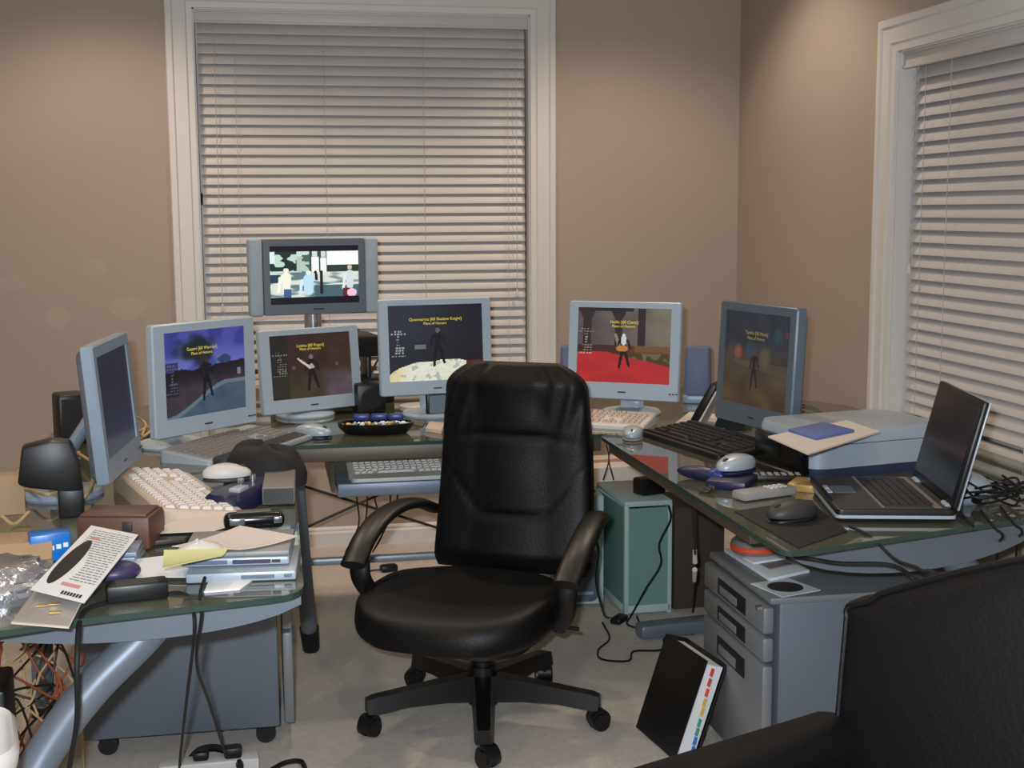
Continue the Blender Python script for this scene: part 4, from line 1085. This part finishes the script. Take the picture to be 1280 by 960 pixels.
for i in range(9):
    for j in range(2): b.box((-.07+i*.0175, -.010+j*.02, .0162), (.011, .010, .003), .001)
obj('buttons', b, 'grey_plastic', KB, smooth=False)
RM = thing('grey_remote', 'pale grey remote control with white buttons on the right desk', 'remote control', at(955, 621), R_(18))
obj('body', MB().box((0, 0, .011), (.155, .05, .020), .005), 'grey_plastic', RM)
b = MB()
for i in range(4):
    for j in range(3): b.box((.012+i*.014, -.012+j*.012, .022), (.008, .006, .003), .001)
obj('buttons', b, 'white_plastic', RM, smooth=False)
slab('yellow_box', [(984, 613), (1018, 617), (1030, 608), (996, 604)], DESK, .018, 'gold_foil', 'small yellow box beside the grey remote under the laptop corner', 'box', .002)
slab('mouse_mat', [(918, 640), (998, 686), (1060, 665), (1010, 626)], DESK, .003, 'black_rubber', 'dark mouse mat under the black mouse', 'mouse mat', .0008)
b = MB(); 
for k in range(3): b.tube([V((-.02+.008*math.cos(a)+.012*k, .016*math.sin(a+k), .004+.003*k)) for a in [i*.9 for i in range(9)]], .0028, 6, 4)
solo('key_ring', b, 'dark_grey', 'small bunch of dark keys at the edge behind the right pedestal', 'keys', at(888, 614), R_(20))
WM = thing('web_camera', 'silver round gadget tangled in black leads behind the laptop', 'gadget', (1.585, 2.72, DESK), R_(20))
obj('dome', MB().ball((0, 0, .032), (.06, .045, .038), 20, 12), 'silver', WM); obj('clip', MB().box((.06, -.03, .012), (.07, .02, .014), .003), 'chrome', WM); obj('lens', MB().cyl((-.02, -.036, .02), (-.022, -.046, .02), .012, n=14), 'black_gloss', WM)
b = MB()
for k in range(7):
    P0 = V((1.63, 2.70, DESK+.008)); pts = []
    for i in range(9):
        a = k*1.3+i*.85; pts.append(P0+V((.075*math.cos(a)*(1+.3*math.sin(i*1.7+k)), .06*math.sin(a), .012*(i % 3)+.005*k)))
    b.tube(pts, .0028, 6, 6)
solo('cable_tangle', b, 'black_plastic', 'tangle of thin black leads behind the laptop hinge', 'cables', kind_ := (0, 0, 0))
# on the pedestal
PZ = .50
slab('brochure', [(905, 690), (962, 727), (1012, 716), (952, 682)], PZ+.0005, .008, 'paper_white', 'white brochure on top of the right pedestal', 'brochure', .001)
slab('brochure', [(930, 695), (962, 712), (990, 706), (950, 690)], PZ+.0105, .003, 'hub_grey', 'greyish card lying on the white brochure', 'card', .0006)
slab('envelope', [(928, 699), (942, 706), (992, 698), (972, 688)], PZ+.0145, .006, 'paper_white', 'white envelope stacked on the greyish card', 'envelope', .001)
TP = thing('tape_roll', 'dark roll with an orange red rim on the papers of the right pedestal', 'roll', at(943, 692, PZ+.021), R_(0))
obj('drum', MB().lathe([(.0, .0), (.058, 0), (.062, .006), (.062, .028), (.056, .034), (.02, .030), (0, .030)], n=32), 'hub_grey', TP)
obj('orange_rim', MB().lathe([(.0628, .008), (.0645, .010), (.0645, .019), (.0628, .021)], n=32), 'orange_red', TP)
TP.location = at(943, 689, PZ+.021)
PD = thing('photo_disc', 'white card with a dark oval picture at the corner of the right pedestal', 'card', (0, 0, 0))
P = [at(x, y, PZ+.0006) for x, y in ((938, 730), (978, 747), (1026, 738), (985, 723))]
obj('card', MB().prism([(p.x, p.y) for p in P], PZ+.0006, PZ+.002), 'paper_white', PD, smooth=False)
cc = sum(P, V())/4; exx = (P[1]-P[0])*.34; eyy = (P[3]-P[0])*.38
obj('dark_oval', MB().ring_loft([[cc+exx*math.cos(2*PI*i/24)+eyy*math.sin(2*PI*i/24)+V((0, 0, h)) for i in range(24)] for h in (.0012, .0022)]), 'dark_grey', PD, smooth=False)

# binder leaning against the pedestal
BN = thing('ring_binder', 'thick black ring binder with coloured tabs leaning on the right pedestal', 'binder')
P0 = V((.978, 3.345, .004)); u = V((.085, 0, .262)); v = V((.035, -.235, 0)); n_ = u.cross(v).normalized()
if n_.x > 0: n_ = -n_
tk = -n_*.062
P0 = P0 + V((0, 0, 0))
obj('cover', MB().quad(P0, P0+v, P0+v+u, P0+u, .004), 'black_plastic', BN, smooth=False)
o2 = P0+tk
obj('cover', MB().quad(o2, o2+v, o2+v+u, o2+u, .004), 'black_plastic', BN, smooth=False)
obj('spine', MB().quad(P0+n_*.004, o2-n_*.002, o2-n_*.002+u, P0+n_*.004+u, .004), 'black_plastic', BN, smooth=False)
q0 = P0+tk*.12+v*.03+u*.03; 
b = MB(); b.ring_loft([[q0, q0+v*.93, q0+v*.93+u*.93, q0+u*.93], [q0+tk*.76, q0+tk*.76+v*.93, q0+tk*.76+v*.93+u*.93, q0+tk*.76+u*.93]])
obj('pages', b, 'paper_white', BN, smooth=False)
tabs = [('red_matte', .86), ('red_matte', .76), ('orange_red', .66), ('tab_yellow', .56), ('tab_yellow', .47), ('tab_green', .36), ('tab_green', .27), ('blue_gloss', .18), ('blue_gloss', .09)]
for i, (mm, t) in enumerate(tabs):
    a = q0+v*.93+u*(t-.03)+tk*(.30+.045*i*.8)
    obj('index_tab', MB().quad(a, a+v*.05, a+v*.05+u*.075, a+u*.075, .003), mm, BN, smooth=False)

# ------------------------------------------------------------------ floor and hanging cables
PS = thing('power_strip', 'white power strip with black plugs on the carpet in front of the left pedestal', 'power strip', at(262, 966, .0), R_(2))
obj('housing', MB().box((0, 0, .02), (.25, .055, .038), .006), 'white_plastic', PS)
obj('plug', MB().box((.06, .0, .052), (.045, .04, .03), .008), 'black_plastic', PS); obj('plug', MB().box((-.02, .0, .05), (.04, .035, .025), .008), 'black_plastic', PS)
g = 'black cords on the carpet and desks'
cable('black_cable', [at(208, 742), at(225, 741, .748), at(238, 750, .738), atY(243, 790, 2.29), atY(234, 870, 2.5), atY(226, 940, 2.95), at(224, 962, .004)], .0032, 'black_rubber', 'black adapter cord hanging from the left desk to the carpet, left of the pair', group=g)
cable('black_cable', [at(256, 722, .76), at(250, 745, .748), atY(252, 770, 2.29), atY(246, 830, 2.4), atY(262, 880, 2.7), at(282, 945, .062)], .0032, 'black_rubber', 'black cord dropping from the closed laptop, right of the pair', group=g)
cable('black_cable', [at(140, 752), at(112, 760, .748), at(100, 775, .742), atY(96, 830, 2.16), atY(96, 900, 2.2), atY(85, 975, 2.3), at(75, 1090, .005)], .0046, 'black_rubber', 'thick black cord hanging over the left desk front beside the leaflet', group=g)
cable('black_cable', [at(236, 952, .01), at(250, 938, .03), at(272, 935, .04), at(296, 945, .03), at(300, 958, .03)], .010, 'black_plastic', 'thick black cord arching over the power strip', group=g)
cable('black_cable', [at(340, 962, .005), at(358, 953, .006), at(376, 952, .006), at(382, 962, .005)], .007, 'black_plastic', 'short black cord end at the bottom of the photo', group=g)
cable('black_cable', [at(836, 632, .42), atY(838, 650, 4.25), atY(824, 680, 4.22), atY(826, 705, 4.22), atY(808, 735, 4.22), at(790, 768, .01), at(784, 780, .006), at(800, 784, .006), at(796, 770, .006)], .0036, 'black_rubber', 'black cord running down the front of the teal computer tower', group=g)
cable('black_cable', [atY(744, 672, 3.75), atY(748, 690, 3.75), atY(745, 725, 3.75), atY(754, 765, 3.9), at(760, 772, .008), at(772, 772, .008)], .004, 'black_plastic', 'black cord hanging beside the right arm of the swivel chair', group=g)
cable('black_cable', [at(753, 778, .006), at(762, 798, .005), at(748, 812, .005), at(752, 824, .005), at(786, 826, .005), at(792, 814, .005), at(828, 812, .005), at(832, 796, .005), at(868, 792, .005)], .0035, 'black_plastic', 'thin black cord zigzagging over the carpet towards the right pedestal', group=g, sub=4)
gc = cable('grey_cable', [at(866, 620, .735)+V((.02, 0, -.02)), atY(866, 640, 3.4), atY(869, 700, 3.6), at(866, 765, .03)], .0035, 'dark_grey', 'grey cord with white connectors hanging behind the right desk edge', group=g)
b = MB(); b.cyl(atY(868.5, 688, 3.56), atY(869, 703, 3.58), .006, .008, 10); obj('connector', b, 'white_plastic', gc)
b = MB(); b.cyl(atY(868.5, 712, 3.62), atY(868, 726, 3.66), .008, .006, 10); obj('connector', b, 'white_plastic', gc)
solo('inline_adapter', MB().box((0, 0, .012), (.075, .04, .022), .007), 'black_plastic', 'small black inline adapter on the carpet near the teal tower', 'power adapter', at(774, 778, 0), R_(50))
cable('black_cable', [at(1062, 658, .75), at(1082, 667, .748), at(1098, 680, .735), atY(1120, 700, 2.38), atY(1150, 712, 2.3), atY(1180, 740, 2.28), V((1.42, 2.36, .30)), V((1.46, 2.42, .005))], .0036, 'black_rubber', 'black laptop cord leaving over the end of the right desk', group=g)
cable('black_cable', [atY(984, 697, 2.62), atY(1010, 698, 2.5), atY(1050, 704, 2.48), atY(1112, 706, 2.45), atY(1140, 722, 2.45), atY(1160, 750, 2.42), V((1.48, 2.46, .30)), V((1.53, 2.50, .005))], .0046, 'black_rubber', 'thick black cord slung under the end of the right desk', group=g)
for k, (x, yy) in enumerate(((1199, 640), (1234, 650), (1258, 645))):
    cable('black_cable', [at(x-8, yy-12, .75), at(x, yy+6, .749)+V((0, -.03, 0)), at(x, yy+12, .735)+V((0, -.06, 0)), at(x-2, yy+40, .60)+V((0, -.05, 0)), at(x-2, yy+40, .60)+V((.0, -.05, -.3)), at(x-2, yy+40, .60)+V((.03, -.03, -.594))], .003, 'black_rubber', ['leftmost', 'middle', 'rightmost'][k]+' of the three black leads hanging at the far end of the right desk', group='leads hanging at the end of the right desk')
# cables under the middle desk
for k, (x0, x1) in enumerate(((446, 444), (456, 450), (468, 478), (485, 478), (497, 470))):
    cable('thin_cable', [atY(x0, 562, 4.4), atY(x0+3*(k % 2), 620, 4.45), atY((x0+x1)/2+4, 650, 4.5), atY(x1, 668, 4.55), atY(x1-12, 690, 4.6)], .003, 'dark_grey', ['first', 'second', 'third', 'fourth', 'fifth'][k]+' from the left of the thin cords hanging under the keyboard tray', group='thin cords under the keyboard tray')
for k, x in enumerate((758, 764)):
    cable('thin_cable', [atY(x, 556, 4.55), atY(x+(-3 if k else 3), 575, 4.6), atY(x+(3 if k else -4), 600, 4.62)], .0025, 'dark_grey', ['left', 'right'][k]+' of the two thin cords hanging above the white tower', group='thin cords above the white tower')
solo('phone_charger', MB().box((0, 0, .014), (.07, .045, .028), .010).tube([(-.03, 0, .01), (-.07, .02, .004), (-.10, -.01, .004), (-.14, .03, .004)], .003), 'black_plastic', 'black charger on the carpet behind the left arm of the chair', 'power adapter', at(486, 714, 0), R_(10))
# tan network cables behind the left desk
gt = 'tan network cables at the left'
TC = [[(0, 632), (30, 612), (62, 618), (100, 605)], [(0, 622), (22, 590), (45, 575), (90, 566), (112, 575)], [(2, 645), (18, 655), (36, 640)], [(30, 600), (40, 570), (72, 556), (100, 566)], [(100, 628), (112, 612), (120, 590), (124, 572)], [(170, 520), (182, 530), (178, 545), (190, 538)], [(172, 540), (186, 534), (196, 545)]]
for k, pts in enumerate(TC):
    zz = DESK+.006
    cable('network_cable', [V((max(-.645, q.x), q.y, q.z)) for q in [at(x, y, zz+.012*((i+k) % 3)) for i, (x, y) in enumerate(pts)]], .004, 'tan_cable', 'tan network cable '+['along the left edge of the photo', 'arching behind the black device', 'curling under the black device', 'over the tan carton end', 'rising behind the edge on monitor', 'coiled left of the violet sky monitor', 'trailing under the violet sky monitor'][k], group=gt)
cable('black_cable', [at(40, 590, .76), at(62, 560, .77), at(75, 548, .78), at(92, 545, .76)], .0036, 'black_rubber', 'black cord arching left of the black upright speaker', group=g)
cable('black_cable', [at(0, 640, .752), at(20, 628, .752), at(38, 615, .755)], .004, 'black_plastic', 'black cord crossing the left edge above the tan carton', group=g)
cable('black_cable', [at(163, 545, .75), at(172, 552, .75), at(186, 545, .752), at(192, 525, .76)], .004, 'black_plastic', 'black cord beside the left edge of the violet sky monitor', group=g)
cable('white_cable', [at(124, 652, .755), at(140, 640, .758), at(160, 636, .752)], .004, 'white_plastic', 'short white cord behind the brown leather case')
b = MB()
for (x, y) in ((990, 520), (1002, 526), (1012, 522), (1020, 530), (1008, 518)):
    p = at(x, y); b.tube([p+V((-.05, 0, .004)), p+V((-.02, .03, .03)), p+V((.03, .01, .02)), p+V((.05, -.03, .004)), p+V((.0, -.04, .01))], .0035, 6, 6)
solo('cable_tangle', b, 'olive', 'small olive cable tangle behind the grey monitor by the wall', 'cables')
# left bottom: coloured cable nest, black box, white bin
b = MB(); b2 = MB(); b3 = MB()
for k in range(26):
    p = V((-.68+random.random()*.20, 2.95+random.random()*.3, .25+random.random()*.40))
    pts = [p+V((random.uniform(-.12, .12), random.uniform(-.1, .1), random.uniform(-.2, .16))) for i in range(5)]
    pts[-1].z = max(.02, pts[-1].z-.15)
    for q in pts: q.x = max(-.74, min(-.475, q.x)); q.z = min(.66, max(.01, q.z))
    (b, b2, b3)[k % 3].tube(pts, .003, 6, 7)
ob = solo('cable_nest', b, 'orange_cable', 'nest of orange cables hanging under the left end of the left desk', 'cables')
ob['kind'] = 'stuff'
ob = solo('cable_nest', b2, 'black_plastic', 'nest of black cables hanging under the left end of the left desk', 'cables'); ob['kind'] = 'stuff'
ob = solo('cable_nest', b3, 'tan_cable', 'nest of tan cables hanging under the left end of the left desk', 'cables'); ob['kind'] = 'stuff'
solo('black_box', MB().box((0, 0, .24), (.18, .16, .48), .008), 'black_plastic', 'tall black box on the floor under the left end of the left desk', 'box', (-.625, 2.72, 0), R_(4))
b = MB(); 
b.ring_loft([[V((x*s, y*s, z)) for x, y in rrect(.30, .24, .06, 6)] for s, z in ((.80, 0), (.84, .02), (.98, .59), (1.03, .61), (1.05, .63), (1.0, .64), (.96, .63), (.82, .03))])
solo('waste_bin', b, 'white_plastic', 'white plastic bin rim at the lower left corner of the photo', 'bin', (-.545, 2.0, 0), R_(12), sharp=50)

# ------------------------------------------------------------------ camera and view
cd = bpy.data.cameras.new('camera'); cam = bpy.data.objects.new('camera', cd); COL.objects.link(cam)
cd.sensor_fit = 'HORIZONTAL'; cd.sensor_width = 36.0; cd.lens = 36.0*FPX/1280.0
cam.matrix_world = Matrix((( RT.x, UP.x, -FW.x, 0), (RT.y, UP.y, -FW.y, 0), (RT.z, UP.z, -FW.z, CH), (0, 0, 0, 1)))
cd.clip_start = .05
SC.camera = cam
vs = SC.view_settings; vs.view_transform = 'Standard'; vs.look = 'None'; vs.gamma = 1.0; vs.use_curve_mapping = False; vs.exposure = -0.1
